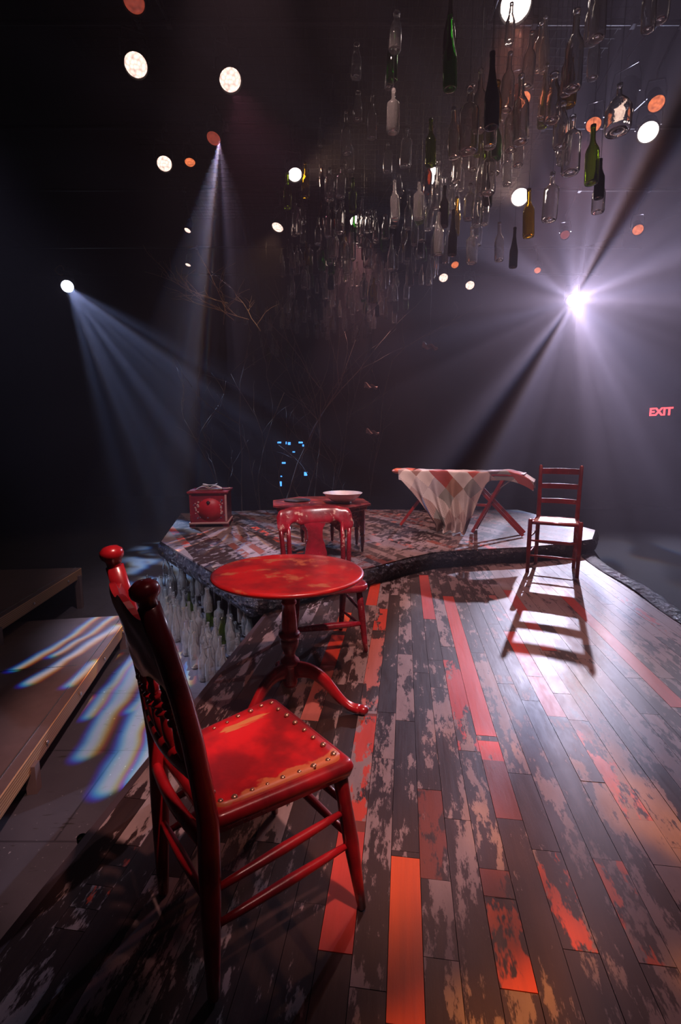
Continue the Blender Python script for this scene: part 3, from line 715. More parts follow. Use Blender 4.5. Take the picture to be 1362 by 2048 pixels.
def spl(t):
    for (a, wa), (c, wc) in zip(prof, prof[1:]):
        if t <= c: k = (t-a)/(c-a); k = k*k*(3-2*k); return wa+(wc-wa)*k
for sd in (1, -1):
    b.grid(lambda u, v: (lerp(-1, 1, u)*spl(v), .30+.05*v+sd*.007, lerp(SH-.01, .72, v)), 6, 24)
for e in (-1, 1): b.add([(e*spl(j/24), .30+.05*j/24+sd*.007, lerp(SH-.01, .72, j/24)) for sd in (1, -1) for j in range(25)], [(j, j+1, 26+j, 25+j) for j in range(24)])
b.build('splat', M_mid, cc)
for s in (1, -1):
    for x0, x1 in ((.165, .168), (.195, .215)):
        b = MB(); a, r = turned((s*x0, .27, SH-.01), (s*x1, .318, .70), [(0, .013), (.3, .016), (.7, .014), (1, .011)]); b.tube(a, r, 12); b.build('back_post', M_mid, cc)

# ------------------------------------------------------------------ eight-sided carved table on the platform
oc = thing('octagonal_table', 'low eight-sided table with carved arched panels and turned legs on the platform', 'table', (-.19, 4.60, ZP), R(8))
RO = .455; HO = .465
octp = lambda r, a0=22.5: [(r*math.cos(R(a0+45*k)), r*math.sin(R(a0+45*k))) for k in range(8)]
MB().prism(octp(RO+.035), HO-.022, HO).build('tabletop', M_oct, oc, .005)
MB().prism(octp(RO), HO-.06, HO-.022).build('moulding', M_oct, oc, .006)
for k in range(8):
    a = R(22.5+45*k); x, y = (RO-.045)*math.cos(a), (RO-.045)*math.sin(a)
    b = MB(); b.lathe([(.009, 0), (.015, .012), (.012, .03), (.016, .05), (.022, .10), (.020, .15), (.024, .155), (.024, .165), (.019, .17), (.019, .18)], 14, c=(x, y, 0))
    b.box((x, y, (HO-.06+.18)/2), (.042, .042, HO-.06-.18), rz=a); b.build('leg', M_oct, oc)
    # arched carved panel between legs
    p0 = Vector((x, y, 0)); a1 = R(22.5+45*(k+1)); p1 = Vector(((RO-.045)*math.cos(a1), (RO-.045)*math.sin(a1), 0)); nrm = ((p0+p1)/2).normalized()
    b = MB(); N = 20; vs = []
    for sd in (1, -1):
        for i in range(N+1):
            t = i/N; e = abs(2*t-1)
            zb = lerp(.34, .20, e**1.3)+.012*abs(math.sin(t*math.pi*5)) if e < .97 else .19
            p = p0.lerp(p1, t)+nrm*sd*.006
            for j in range(7): z = lerp(zb, HO-.06, j/6); vs.append((p.x+nrm.x*.003*sd*math.sin(i*2.1)*math.sin(j*2.4), p.y+nrm.y*.003*sd*math.sin(i*2.1)*math.sin(j*2.4), z))
    m = 7*(N+1); fsn = []
    for sd in (0, 1): fsn += [(sd*m+i*7+j, sd*m+(i+1)*7+j, sd*m+(i+1)*7+j+1, sd*m+i*7+j+1) for i in range(N) for j in range(6)]
    fsn += [(i*7, (i+1)*7, m+(i+1)*7, m+i*7) for i in range(N)]
    b.add(vs, fsn, False); b.build('carved_panel', M_oct, oc)
bowl = MB().lathe([(.075, 0), (.085, 0), (.083, .014), (.105, .022), (.150, .055), (.176, .088), (.186, .092), (.186, .096), (.172, .094), (.144, .062), (.10, .030), (.02, .024)], 48).build('bowl', M_white)
tag(bowl, 'shallow white china bowl with a foot ring on the eight-sided table', 'bowl'); bowl.location = (.02, 4.52, ZP+HO+.001)
tray = thing('tray', 'small dark metal tray at the left rear of the eight-sided table', 'tray', (-.42, 4.66, ZP+HO+.001))
MB().lathe([(.10, 0), (.125, .004), (.13, .012), (.122, .010), (.10, .005), (.01, .004)], 28).build('tray_dish', M_metal, tray)

# ------------------------------------------------------------------ painted chest with papers
ch = thing('painted_chest', 'worn red painted wooden chest with flower patches and bracket feet at the platform rear', 'chest', (-1.60, 5.80, ZP), R(6))
CWd, CD, CH = .44, .46, .44
MB().box((0, CD/2, .055+(CH-.085)/2), (CWd, CD, CH-.085)).build('body', M_chest, ch, .004)
MB().box((0, CD/2, CH-.014), (CWd+.05, CD+.05, .024)).box((0, CD/2, CH-.034), (CWd+.025, CD+.025, .018)).build('lid', M_chest, ch, .005)
MB().box((0, CD/2, .05), (CWd+.03, CD+.03, .022)).build('base_moulding', M_chestpale, ch, .005)
MB().lathe([(.01, 0), (.15, 0), (.15, .004), (.01, .005)], 36, Matrix.Translation((.02, -.001, .215)) @ Matrix.Rotation(R(90), 4, 'X') @ Matrix.Diagonal((1.0, .92, 1, 1))).build('front_panel', M_chestred, ch)
for x in (-CWd/2+.012, CWd/2-.012):
    MB().box((x, -.004, .24), (.024, .012, .34)).build('corner_strip', M_chestpale if x > 0 else M_chest, ch, .003)
for x in (-CWd/2+.03, CWd/2-.03):
    for y in (.03, CD-.03):
        b = MB().prism([(-.045, 0), (.02, 0), (.03, .02), (.075, .042), (-.045, .042)] if x < 0 else [(-.02, 0), (.045, 0), (.045, .042), (-.075, .042), (-.03, .02)], -.02, .02, Matrix.Translation((x, y, 0)) @ Matrix.Rotation(R(90), 4, 'X')); b.build('bracket_foot', M_chest, ch)
MB().lathe([(.020, 0), (.022, .004), (.012, .010), (.010, .018)], 16, Matrix.Translation((.0, -.004, .30)) @ Matrix.Rotation(R(90), 4, 'X')).build('knob', M_metal, ch)
fl = MB(); rf = random.Random(4)
for i in range(22): fl.lathe([(.009, 0), (.008, .002)], 8, Matrix.Translation((rf.uniform(-.19, .19), -.003, rf.uniform(.09, .38))) @ Matrix.Rotation(R(90), 4, 'X') @ Matrix.Scale(rf.uniform(.6, 1.2), 4))
fl.build('painted_spots', plain('blue_grey_dabs', (.16, .18, .30), .5), ch)
fl = MB()
for x in (-.135, .155):
    for i in range(9): fl.lathe([(.012, 0), (.010, .002)], 8, Matrix.Translation((x+rf.uniform(-.02, .02), -.005, .17+.017*i)) @ Matrix.Rotation(R(90), 4, 'X') @ Matrix.Scale(rf.uniform(.6, 1.3), 4))
fl.build('flower_motif', M_chestpale, ch)
def sheet(name, label, x, y, w, d, z, rz, curl, mat, cat='paper'):
    b = MB(); 
    for sd in (0, 1): b.grid(lambda u, v: ((u-.5)*w, (v-.5)*d, curl*((2*u-1)**2)+.002*sd+.004*math.sin(v*5+u*3)), 12, 6)
    o = b.build(name, mat); o.location = (x, y, z); o.rotation_euler = (0, 0, rz); return tag(o, label, cat)
bk_ = thing('open_book', 'open book with cream pages lying on the red chest', 'book', (-1.62, 5.95, ZP+CH+.001), R(10))
MB().box((0, 0, .005), (.31, .21, .008)).build('cover', M_chest, bk_)
for s in (-1, 1):
    b = MB()
    for sd in (0, 1): b.grid(lambda u, v: (s*u*.15, (v-.5)*.19, .010+sd*.045*math.sin(u*2.6+.3)*(1-.3*u)), 10, 4)
    b.build('pages', M_paper, bk_)
sheet('folded_paper', 'curled white paper lying on top of the open book', -1.60, 5.93, .16, .11, ZP+CH+.060, R(-4), .016, plain('white_paper', (.8, .78, .8), .6))
sheet('loose_page', 'cream sheet at the right rear corner of the chest lid', -1.44, 6.05, .12, .10, ZP+CH+.003, R(25), .010, M_chestpale)

# ------------------------------------------------------------------ ladder-back chair
lb = thing('ladder_back_chair', 'red ladder-back chair with three slats standing at the right edge of the stage', 'chair', (1.897, 4.216, 0), R(-27))
LS = .475; WF2 = .205; WR2 = .168; DL = .36; LT = .965    # local: front at y=0, rear at y=+DL
for s in (1, -1):
    b = MB(); b.tube([(s*WF2, 0, 0), (s*WF2, 0, .25), (s*WF2, 0, LS+.015), (s*WF2, 0, LS+.022)], [.016, .019, .019, .012], 14); b.build('leg', M_lad, lb)
    b = MB(); b.tube([(s*WR2, DL-.0, 0), (s*WR2, DL, .3), (s*WR2, DL+.005, .5), (s*(WR2+.004), DL+.025, .75), (s*(WR2+.008), DL+.055, LT-.012), (s*(WR2+.008), DL+.056, LT)], [.016, .019, .020, .018, .016, .009], 14); b.build('rear_post', M_lad, lb)
for z, h in ((.905, .052), (.765, .046), (.625, .044)):
    b = MB(); yb = DL+.005+.05*max(0, (z-.5)/.45)**1.3
    for sd in (1, -1): b.grid(lambda u, v: (lerp(-WR2, WR2, u), yb+.022*math.sin(u*math.pi)+sd*.005, z+(v-.5)*h*(1+.12*math.sin(u*math.pi)*(v > .5))), 14, 2)
    for e in (0, 1): b.add([(lerp(-WR2, WR2, i/14), yb+.022*math.sin(i/14*math.pi)+sd*.005, z+(e-.5)*h*(1+.12*math.sin(i/14*math.pi)*(e > .5))) for sd in (1, -1) for i in range(15)], [(i, i+1, 16+i, 15+i) for i in range(14)])
    b.build('slat', M_lad, lb)
for s in (1, -1):
    for z in (.33, .18): stretcher(lb, (s*WF2, 0, z), (s*WR2, DL, z+.01), M_lad, .9)
    b = MB(); b.tube([(s*WF2, 0, LS-.01), (s*WR2, DL, LS-.01)], .013, 10); b.build('seat_rail', M_lad, lb)
for z in (.30, .16): stretcher(lb, (-WF2, 0, z), (WF2, 0, z), M_lad, 1.0)
stretcher(lb, (-WR2, DL, .22), (WR2, DL, .22), M_lad, .9)
for y, w in ((0, WF2), (DL, WR2)):
    b = MB(); b.tube([(-w, y, LS-.012), (w, y, LS-.012)], .014, 10); b.build('seat_rail', M_lad, lb)
def rush():
    m, nt, b = newmat('woven_rush_seat'); v = objco(nt, (120, 4, 1)); n = noise(nt, v, 1, 2); v2 = objco(nt, (4, 120, 1)); n2 = noise(nt, v2, 1, 2)
    nt.links.new(mixc(nt, n, (.45, .28, .24), (.75, .58, .52)), b.inputs['Base Color']); b.inputs['Roughness'].default_value = .35; bump(nt, b, math_n(nt, 'ADD', n, n2), .5, .004); return m
b = MB()
for sd in (0, 1): b.grid(lambda u, v: (lerp(-1, 1, u)*lerp(WF2, WR2, v)*.94, lerp(.0, DL, v), LS-.002-.014*sd-.008*math.sin(u*math.pi)*math.sin(v*math.pi)), 16, 16)
b.build('woven_seat', rush(), lb)

# ------------------------------------------------------------------ ironing board with quilt
e0 = Vector((.66, 5.92, 0)); e1 = Vector((2.02, 5.28, 0)); dv = (e1-e0).normalized(); LB_ = (e1-e0).length
ZB = .84
ib = thing('ironing_board', 'old wooden ironing board on crossed red legs, standing on the platform', 'ironing board', (e0.x, e0.y, 0), math.atan2(dv.y, dv.x))
b = MB(); outl = []
for i in range(30):
    t = i/29; w = .16*min(1, math.sqrt(max(0, t/.28))) ; outl.append((t*LB_, -w))
outl = outl+[(x, -y) for x, y in outl[::-1]]
outl = [(x, y) for x, y in outl]
b.prism(outl[1:-1], ZB-.025, ZB); b.build('board', M_lad, ib)
pad = MB(); 
def padP(u, v):
    x = -.03+u*.30; w = .135*math.sqrt(max(.0001, (u*.30+.001)/.30))*1.0+.02*(u > 0); a = v*2*math.pi
    return (x, w*math.cos(a), ZB+.0-.012+.034*math.sin(a)*math.sqrt(min(1, u*5+.05)))
pad.grid(padP, 14, 16); pad.build('orange_pad', plain('orange_satin', (.62, .12, .05), .35, bumpy=.5), ib)
def bar(par, name, p0, p1, w, h, mat):
    p0, p1 = Vector(p0), Vector(p1); d = (p1-p0); M = frame((p0+p1)/2, d.normalized(), None, (0, 0, 1) if abs(d.normalized().z) < .9 else (0, 1, 0)) 
    x = d.normalized(); y = Vector((0, 1, 0)); y = (y-x*x.dot(y)).normalized(); M = Matrix((x, y, x.cross(y))).transposed().to_4x4(); M.translation = (p0+p1)/2
    b = MB().box((0, 0, 0), (d.length, w, h), M); return b.build(name, mat, par, .003)
for y in (-.10, .10):
    bar(ib, 'leg', (LB_*.98, y, ZP+.0), (LB_*.50, y, ZB-.03), .022, .035, M_lad) if False else None
bar(ib, 'leg', (.98, -.13, ZP+.015), (1.30, -.13, ZB-.03), .022, .034, M_lad)
bar(ib, 'leg', (.98, .13, ZP+.015), (1.30, .13, ZB-.03), .022, .034, M_lad)
bar(ib, 'leg', (1.52, -.10, ZP+.015), (.88, -.10, ZB-.03), .022, .034, M_lad)
bar(ib, 'leg', (1.52, .10, ZP+.015), (.88, .10, ZB-.03), .022, .034, M_lad)
bar(ib, 'leg', (.09, .0, ZP+.012), (.55, .0, ZB-.03), .022, .034, M_lad)
bar(ib, 'crossbar', (1.13, -.14, ZP+.34), (1.13, .14, ZP+.34), .03, .03, M_lad); bar(ib, 'crossbar', (.98, -.15, ZP+.10), (.98, .15, ZP+.10), .025, .025, M_lad)
bar(ib, 'brace', (1.16, -.12, ZP+.45), (1.42, -.12, ZB-.03), .02, .012, M_alu); bar(ib, 'brace', (.90, -.11, ZP+.33), (1.14, -.11, ZP+.33), .02, .03, M_lad)
# quilt: UV'd cloth
def quiltmat():
    m, nt, b = newmat('patchwork_quilt_cloth')
    uvn = nt.nodes.new('ShaderNodeUVMap'); sx = nt.nodes.new('ShaderNodeSeparateXYZ'); nt.links.new(uvn.outputs[0], sx.inputs[0])
    a = math_n(nt, 'ADD', math_n(nt, 'MULTIPLY', sx.outputs[0], 6.9), math_n(nt, 'MULTIPLY', sx.outputs[1], 4.3))
    c = math_n(nt, 'SUBTRACT', math_n(nt, 'MULTIPLY', sx.outputs[0], 6.9), math_n(nt, 'MULTIPLY', sx.outputs[1], 4.3))
    fa_, fc_ = math_n(nt, 'FLOOR', a), math_n(nt, 'FLOOR', c)
    wn_ = nt.nodes.new('ShaderNodeTexWhiteNoise'); wn_.noise_dimensions = '2D'; nt.links.new(comb(nt, fa_, fc_), wn_.inputs['Vector'])
    cr_ = nt.nodes.new('ShaderNodeValToRGB'); nt.links.new(wn_.outputs['Value'], cr_.inputs[0]); cr_.color_ramp.interpolation = 'CONSTANT'
    pal = [(0, (.72, .62, .56)), (.2, (.50, .36, .33)), (.32, (.66, .60, .58)), (.45, (.30, .29, .27)), (.55, (.45, .09, .07)), (.66, (.78, .70, .66)), (.80, (.16, .10, .09)), (.88, (.42, .24, .18)), (.95, (.55, .50, .52))]
    els = cr_.color_ramp.elements
    els[0].position = 0; els[0].color = (*pal[0][1], 1); els[1].position = pal[1][0]; els[1].color = (*pal[1][1], 1)
    for p, q in pal[2:]: e = els.new(p); e.color = (*q, 1)
    tw = nt.nodes.new('ShaderNodeTexChecker'); tw.inputs['Scale'].default_value = 4; nt.links.new(comb(nt, a, c), tw.inputs[0]); tw.inputs['Scale'].default_value = 14
    st = nt.nodes.new('ShaderNodeMix'); st.data_type = 'RGBA'; st.blend_type = 'MULTIPLY'; nt.links.new(cr_.outputs[0], st.inputs[6]); nt.links.new(mixc(nt, tw.outputs[1], (.72, .66, .66), (1, 1, 1)), st.inputs[7])
    w2 = nt.nodes.new('ShaderNodeTexWhiteNoise'); w2.noise_dimensions = '2D'; nt.links.new(comb(nt, math_n(nt, 'ADD', fa_, 7.0), fc_), w2.inputs['Vector'])
    nt.links.new(ramp01(nt, w2.outputs['Value'], .45, .5), st.inputs[0])
    nt.links.new(st.outputs[2], b.inputs['Base Color']); b.inputs['Roughness'].default_value = .85
    bump(nt, b, noise(nt, objco(nt, (1, 1, 1)), 60, 3), .3, .004)
    return m
qm = MB(); NU, NV = 130, 70; uvs = []
def fall(s):
    x = s
    k = max(0, min(1, (x-.00)/.16)); l = k*k*(3-2*k); k2 = max(0, min(1, (.70-x)/.16)); r = k2*k2*(3-2*k2)
    return .11+.60*min(l, 1)*r
def qP(u, v):
    s = u; x = .10+s*(LB_+.10-.10); back = .10; topw = .30; dr = fall(s)
    arc = v*(back+topw+dr)
    wob = .006*math.sin(s*40)+.008*math.sin(s*17+1)
    if arc < back: y = .17+.01+.02*math.sin(s*22); z = ZB+.006-(back-arc); 
    elif arc < back+topw: t = (arc-back); y = .165-t*1.1; z = ZB+.008+.010*math.sin(s*15+t*9)*math.sin(t/topw*math.pi)+abs(wob)*.6
    else:
        d = arc-back-topw; f = d/.60
        xc = .10+.55*LB_; 
        pin = .50*max(0, min(1, f))**1.5 if .0 < s < .72 else .1*f
        gath = pin*max(0, min(1, (.76-s)/.1))
        x = x+(xc-x)*gath
        fold = (.012+.050*f)*math.sin(s*46+2*f)+.020*f*math.sin(s*91+1)
        y = -.168-.02*math.sin(min(1, f)*2.6)-fold*min(1, d/.12)-.10*max(0, f-.55)
        z = ZB+.006-d*(1 - .04*math.sin(s*46))
        zf = ZP+.012+.022*(1+math.sin(s*60+f*8))*.6
        if z < zf: y -= (zf-z)*.5; z = zf
        if s > .70: # right flap curls back under
            z = ZB+.004-d*.9; y = -.168+.25*d
    # rounded shoulder
    x += .0
    e = max(0, (s-.78)/.22); z -= .10*e*e; z += .02*math.sin(max(0, s-.6)*6)
    return (x, y, z)
me_pts = [qP(i/NU, j/NV) for j in range(NV+1) for i in range(NU+1)]
qm.add(me_pts, [(j*(NU+1)+i, j*(NU+1)+i+1, (j+1)*(NU+1)+i+1, (j+1)*(NU+1)+i) for j in range(NV) for i in range(NU)], True)
q = qm.build('patchwork_quilt', quiltmat()); q.location = ib.location; q.rotation_euler = ib.rotation_euler
uvl = q.data.uv_layers.new(name='UVMap')
for lp in q.data.loops:
    j, i = divmod(lp.vertex_index, NU+1); s = i/NU; uvl.data[lp.index].uv = (s, (j/NV)*(.40+fall(s)))
md = q.modifiers.new('thick', 'SOLIDIFY'); md.thickness = .007; md = q.modifiers.new('sub', 'SUBSURF'); md.levels = 1; md.render_levels = 1
tag(q, 'patchwork quilt of muted diamonds draped over the ironing board down to the floor', 'quilt')

# ------------------------------------------------------------------ overhead lighting pipes and stage lamps
ZL = 4.70
for i, y in enumerate((1.2, 3.2, 5.4, 7.0, 8.6, 11.0, 12.7)):
    b = MB(); b.tube([(-8.4, y, 5.25), (8.8, y, 5.25)] if y < 9 else ([(-8.4, y, 5.25), (6.4, y, 5.25)]), .024, 10)
    o = b.build('lighting_pipe', M_black); tag(o, 'black steel lighting pipe under the ceiling, '+['nearest', 'second nearest', 'third nearest', 'fourth nearest', 'fifth nearest', 'second farthest', 'farthest'][i]+' to the camera' if i < 5 else 'black steel lighting pipe under the ceiling, '+['second farthest', 'farthest'][i-5]+' back', 'pipe', 'overhead lighting pipes')
    for x in (-6, 0, 6):
        MB().tube([(x, y, 5.25), (x, y, 6.4)], .008, 6).build('hanger_rod', M_black, o)
gr_ = MB()
for i in range(47): gr_.box((-2.75+i*.12, 5.9, 5.262), (.005, 7.6, .005))
for i in range(64): gr_.box((0, 2.12+i*.12, 5.258), (5.6, .005, .005))
tag(gr_.build('hanging_grid', M_black), 'black wire grid overhead from which the glass bottles hang', 'grid')
PIPEY = (1.2, 3.2, 5.4, 7.0, 8.6, 11.0, 12.7)
def stage_lamp(loc, target, r, mat, label, kind='par', group=None):
    loc = Vector(loc); d = (Vector(target)-loc).normalized()
    rt = thing('stage_lamp', label, 'stage light', loc, 0, group)
    M = frame((0, 0, 0), d.cross(Vector((0, 0, 1))).normalized(), None, d)   # local z = beam direction
    Mi = M
    b = MB(); b.lathe([(r*.35, -r*3.4), (r*.85, -r*3.0), (r*1.0, -r*1.2), (r*1.12, -r*.9), (r*1.12, r*.15), (r*1.06, r*.15), (r*1.04, -r*.2), (r*.2, -r*.25)], 24, Mi); b.build('lamp_housing', M_black, rt)
    MB().lathe([(r*1.0, -r*.17), (r*.96, -r*.10), (r*.6, r*.02), (r*.02, r*.07)], 28, Mi).build('lens', mat, rt)
    # yoke and clamp
    side = (Mi.to_3x3() @ Vector((1, 0, 0))); piv = -d*r*1.6; up = Vector((0, 0, r*2.4))
    b = MB(); pts = [piv+side*r*1.25, piv+side*r*1.25+up*.5, piv+side*r*1.0+up, piv-side*r*1.0+up, piv-side*r*1.25+up*.5, piv-side*r*1.25]; b.tube(pts, .010, 8); b.build('yoke', M_metal, rt)
    b = MB(); top = piv+up; ry = min(PIPEY, key=lambda q: abs(q-(loc.y+top.y)))-loc.y
    b.tube([top, top+Vector((0, 0, .10)), Vector((top.x, ry, 5.25-loc.z))], .013, 8); b.box((top.x, ry, 5.25-loc.z), (.05, .07, .07)); b.build('clamp', M_metal, rt)
    if kind == 'slit':
        b = MB()
        for j in range(6):
            p = -d*r*(.4+.35*j)
            b.lathe([(r*1.15, 0), (r*1.16, .006), (r*1.14, .012)], 20, Matrix.Translation(p) @ Mi)
        b.build('vent_rings', M_metal, rt)
    return rt
lamps = [ # pixel in photo used only to survey the position on the grid plane 4.7 m up
 ((272, 131), .112, L_warm, 'round warm-white stage lamp at far upper left, highest on that side', 'par', (-.3, 1.6, 0)),
 ((461, 161), .116, L_warm, 'oval warm-white stage lamp second from the top on the left', 'par', (.6, 2.2, 0)),
 ((329, 328), .10, L_warm, 'bean-shaped glowing stage lamp below the round upper left one', 'par', (-.4, 2.6, 0)),
 ((380, 325), .07, L_orange, 'small dim orange stage lamp right beside the bean-shaped one', 'par', (-1.2, 4.6, 0)),
 ((375, 461), .06, L_warm, 'tiny sliver of lit stage lamp at mid left, upper of two', 'par', (-3.9, 6.6, 0)),
 ((376, 530), .06, L_warm, 'tiny sliver of lit stage lamp at mid left, lower of two', 'par', (-3.9, 8.9, 0)),
 ((555, 455), .107, L_warm, 'small glowing lamp left of the hanging bottles', 'par', (-2.3, 6.2, 0)),
 ((590, 350), .10, L_white, 'vented lamp shining behind the leftmost green hanging bottles', 'slit', (.4, 3.6, 0)),
 ((712, 443), .105, L_white, 'lamp glowing behind the green bottle at mid cluster', 'slit', (.6, 4.8, 0)),
 ((664, 522), .10, L_warm, 'faint lamp behind the lower left bottle cluster', 'slit', (.2, 6.0, 0)),
 ((887, 556), .104, L_warm, 'small lamp under the right lower edge of the bottle cluster', 'par', (1.8, 6.0, 0)),
 ((940, 571), .109, L_warm, 'small glowing lamp just right of and below the bottle cluster', 'par', (2.2, 6.0, 0)),
 ((1040, 395), .13, L_white, 'bright lamp among the clear bottles at right of cluster', 'par', (1.2, 2.4, 0)),
 ((1031, 12), .130, L_white, 'brightest warm-top lamp cut by the top of the picture', 'par', (.45, 1.75, 0)),
 ((1187, 250), .085, L_orange, 'orange lamp directly behind the olive green hanging bottle', 'par', (.9, 2.6, 0)),
 ((1240, 225), .135, L_warm, 'large pale lamp seen through a clear bottle at upper right', 'par', (1.2, 4.4, 0)),
 ((1313, 208), .085, L_orange, 'orange stage lamp nearest the right border at top', 'par', (2.0, 2.0, 0)),
 ((1296, 265), .115, L_white, 'round bright white lamp at upper right sending a pale beam down', 'par', (1.2, 2.2, .5)),
 ((1276, 460), .091, L_orange, 'small orange lamp alone in the haze at right', 'par', (3.0, 3.5, 0)),
 ((1075, 541), .07, L_orange, 'tiny orange lamp left above the blazing white spotlight', 'par', (2.4, 6.0, 0)),
 ((1130, 470), .08, L_dim, 'dim red lamp behind the right end of the cluster', 'par', (2.0, 4.0, 0)),
 ((910, 530), .08, L_orange, 'dim orange lamp glowing behind the lower right bottles', 'par', (2.2, 6.0, 0)),
 ((1042, 200), .10, L_orange, 'red-orange lamp seen through a clear bottle at top', 'par', (1.0, 3.0, 0)),
 ((268, 5), .09, L_dim, 'very dim red lamp at the top border on the left', 'par', (-1.0, 2.0, 0)),
 ((867, 352), .11, L_white, 'vented lamp half hidden in the middle of the bottle cluster', 'slit', (1.0, 3.6, 1.5)),
]
for (px, r, mt, lab, kd, tg) in lamps:
    p = P(*px, ZL); stage_lamp(p, tg, r*.9, mt, lab, kd)
stage_lamp(BACKR, (2.7, .2, 1.0), .15, L_cold, 'blazing white spotlight shining through haze at the rear right')
stage_lamp(BACKL, (-1.2, 3.0, .6), .13, L_cold, 'blue-white spotlight with thin beams at the rear left')
stage_lamp((-1.5, 6.3, 4.7+.02), (-1.9, 3.0, -.4), .08, L_dim, 'lamp over the chest throwing streaks on the left floor')
# white beam from the bright right lamp
b_ = P(1296, 265, ZL); spot('beam_light', b_, (1.2, 3.2, .4), 150, (1, .60, .45), 12, .3, .08)
b_ = P(1313, 208, ZL); spot('orange_beam_light', b_, (1.4, 3.4, .2), 60, (1, .30, .10), 40, .5, .08)
for o, loc, tg in SPOTS: pass

# small gear around the left spot
g = thing('cable_coil', 'looped cable and clamp just above the left blue-white spotlight', 'cable', Vector(BACKL)+Vector((-.15, 0, .35)))
MB().tube([(.1*math.cos(t*.5), 0, .1*math.sin(t*.5)+.02*math.sin(t)) for t in range(12)], .012, 6).build('loop', M_edge, g)
# ------------------------------------------------------------------ exit sign on the corner wall
wd = (Vector((6.6, 14.2, 0))-Vector((9.2, 10, 0))).normalized(); nrm = Vector((-wd.y, wd.x, 0)); nrm = nrm if nrm.y < 0 else -nrm; sd_ = Vector((-nrm.y, nrm.x, 0))
t0 = None
ray = Vector(((1322-681)/FP, math.cos(TH)+(-(824-1024)/FP)*math.sin(TH), -math.sin(TH)-(824-1024)/FP*math.cos(TH)))
k = (Vector((9.2, 10, 0))+nrm*.06-Vector((0, 0, 0))); tt = k.dot(nrm)/ray.dot(nrm); pe = Vector((0, 0, 1.2))+ray*tt
ex = thing('exit_sign', 'red lit EXIT sign on the wall at far right', 'sign', pe, math.atan2(nrm.y, nrm.x)+R(90))
MB().box((0, .02, 0), (.44, .05, .24)).build('sign_box', M_black, ex)
tcu = bpy.data.curves.new('letters', 'FONT'); tcu.body = 'EXIT'; tcu.size = .26; tcu.extrude = .006; tcu.offset = .008; tcu.align_x = 'CENTER'; tcu.align_y = 'CENTER'
to = bpy.data.objects.new('letters', tcu); COL.objects.link(to); bpy.context.view_layer.update()
dg = bpy.context.evaluated_depsgraph_get(); lme = bpy.data.meshes.new_from_object(to.evaluated_get(dg)); bpy.data.objects.remove(to)
mexit = plain('lit_red_letters', (.8, .05, .05), .5, emis=(1, .06, .07), es=3.0); lme.materials.clear(); lme.materials.append(mexit)
lo = link('sign_letters', lme, ex); lo.rotation_euler = (R(90), 0, 0); lo.location = (0, -.012, 0)

# ------------------------------------------------------------------ screen with blue glowing pieces and dead branches behind the platform
bl = thing('lattice_screen', 'dark boarded screen with added blue glow pieces behind the branches', 'screen', (-1.0, 9.4, ZF))
def lit(name, c, s): return plain(name, c, .5, emis=c, es=s)
rl = random.Random(8)
b = MB(); z = .0
while z < 2.3:
    h = rl.uniform(.16, .26); b.box((0, .06, z+h/2), (.9, .025, h-.006)); z += h
b.build('board', M_black, bl)
Mglow = lit('blue_glow_mat', (.07, .32, 1), 2.2)  # glowing boxes on the boards stand for blue light through gaps
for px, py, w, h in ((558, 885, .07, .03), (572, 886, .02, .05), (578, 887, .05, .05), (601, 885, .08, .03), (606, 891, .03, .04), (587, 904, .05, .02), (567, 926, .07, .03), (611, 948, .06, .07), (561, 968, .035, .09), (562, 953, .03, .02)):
    q = PD(px, py, 9.4); MB().box((q.x+1.0, .045, q.z-ZF), (w, .02, h)).build('blue_glow', Mglow, bl)
ORD = ['first', 'second', 'third', 'fourth', 'fifth', 'sixth', 'seventh', 'eighth', 'ninth', 'tenth']
M_littwig = plain('lit_twig_tone', (.55, .36, .22), .6)  # twig colour lightened to paint in the warm lamplight
M_twig = plain('dead_grey_twig', (.16, .12, .10), .6)
def branch(loc, h, seed, label, lean=0, group='dead branches standing behind the platform', droop=0, dirn=(0, 0, 1), r0=.014):
    rb = random.Random(seed); b = MB()
    def grow(p, d, l, r, dep):
        pts = [p]; n = 5
        for i in range(n):
            d = (d+Vector((rb.uniform(-.28, .28), rb.uniform(-.28, .28), rb.uniform(-.1, .12)-droop))).normalized(); p = p+d*l/n; pts.append(p)
            if dep and rb.random() < .75:
                nd = (d+Vector((rb.uniform(-1, 1), rb.uniform(-1, 1), rb.uniform(-.2, .5)))).normalized(); grow(p, nd, l*rb.uniform(.35, .6), r*.55, dep-1)
        b.tube(pts, [lerp(r, r*.35, i/n) for i in range(n+1)], 5)
    grow(Vector((0, 0, 0)), Vector(dirn).normalized(), h, r0, 2)
    o = b.build('dead_branch', M_twig); o.location = loc; return tag(o, label, 'branch', group)
for i in range(10):
    y = rl.uniform(7.5, 8.6); x = (-.23+i*.033+rl.uniform(-.01, .01))*y
    branch((x, y, ZF), rl.uniform(2.0, 3.4), 100+i, 'upright dead branch, '+ORD[i]+' from the left in the thicket behind the platform')
ORD_ = None
hung = [(-1.75, 7.9, 3.30), (-1.5, 8.3, 3.15), (-1.62, 7.7, 3.0), (-1.3, 8.2, 2.95), (-1.9, 8.2, 3.05)]
for i, (x, y, z) in enumerate(hung):
    branch((x, y, z), .9, 200+i, 'warm-lit bare twig left of the far hanging bottles, '+ORD[[0, 2, 1, 4, 3][i]]+' of five', group='twigs above the thicket', dirn=(-1+.3*i, rl.uniform(-.5, .3), .25), r0=.010).data.materials[0] = M_littwig
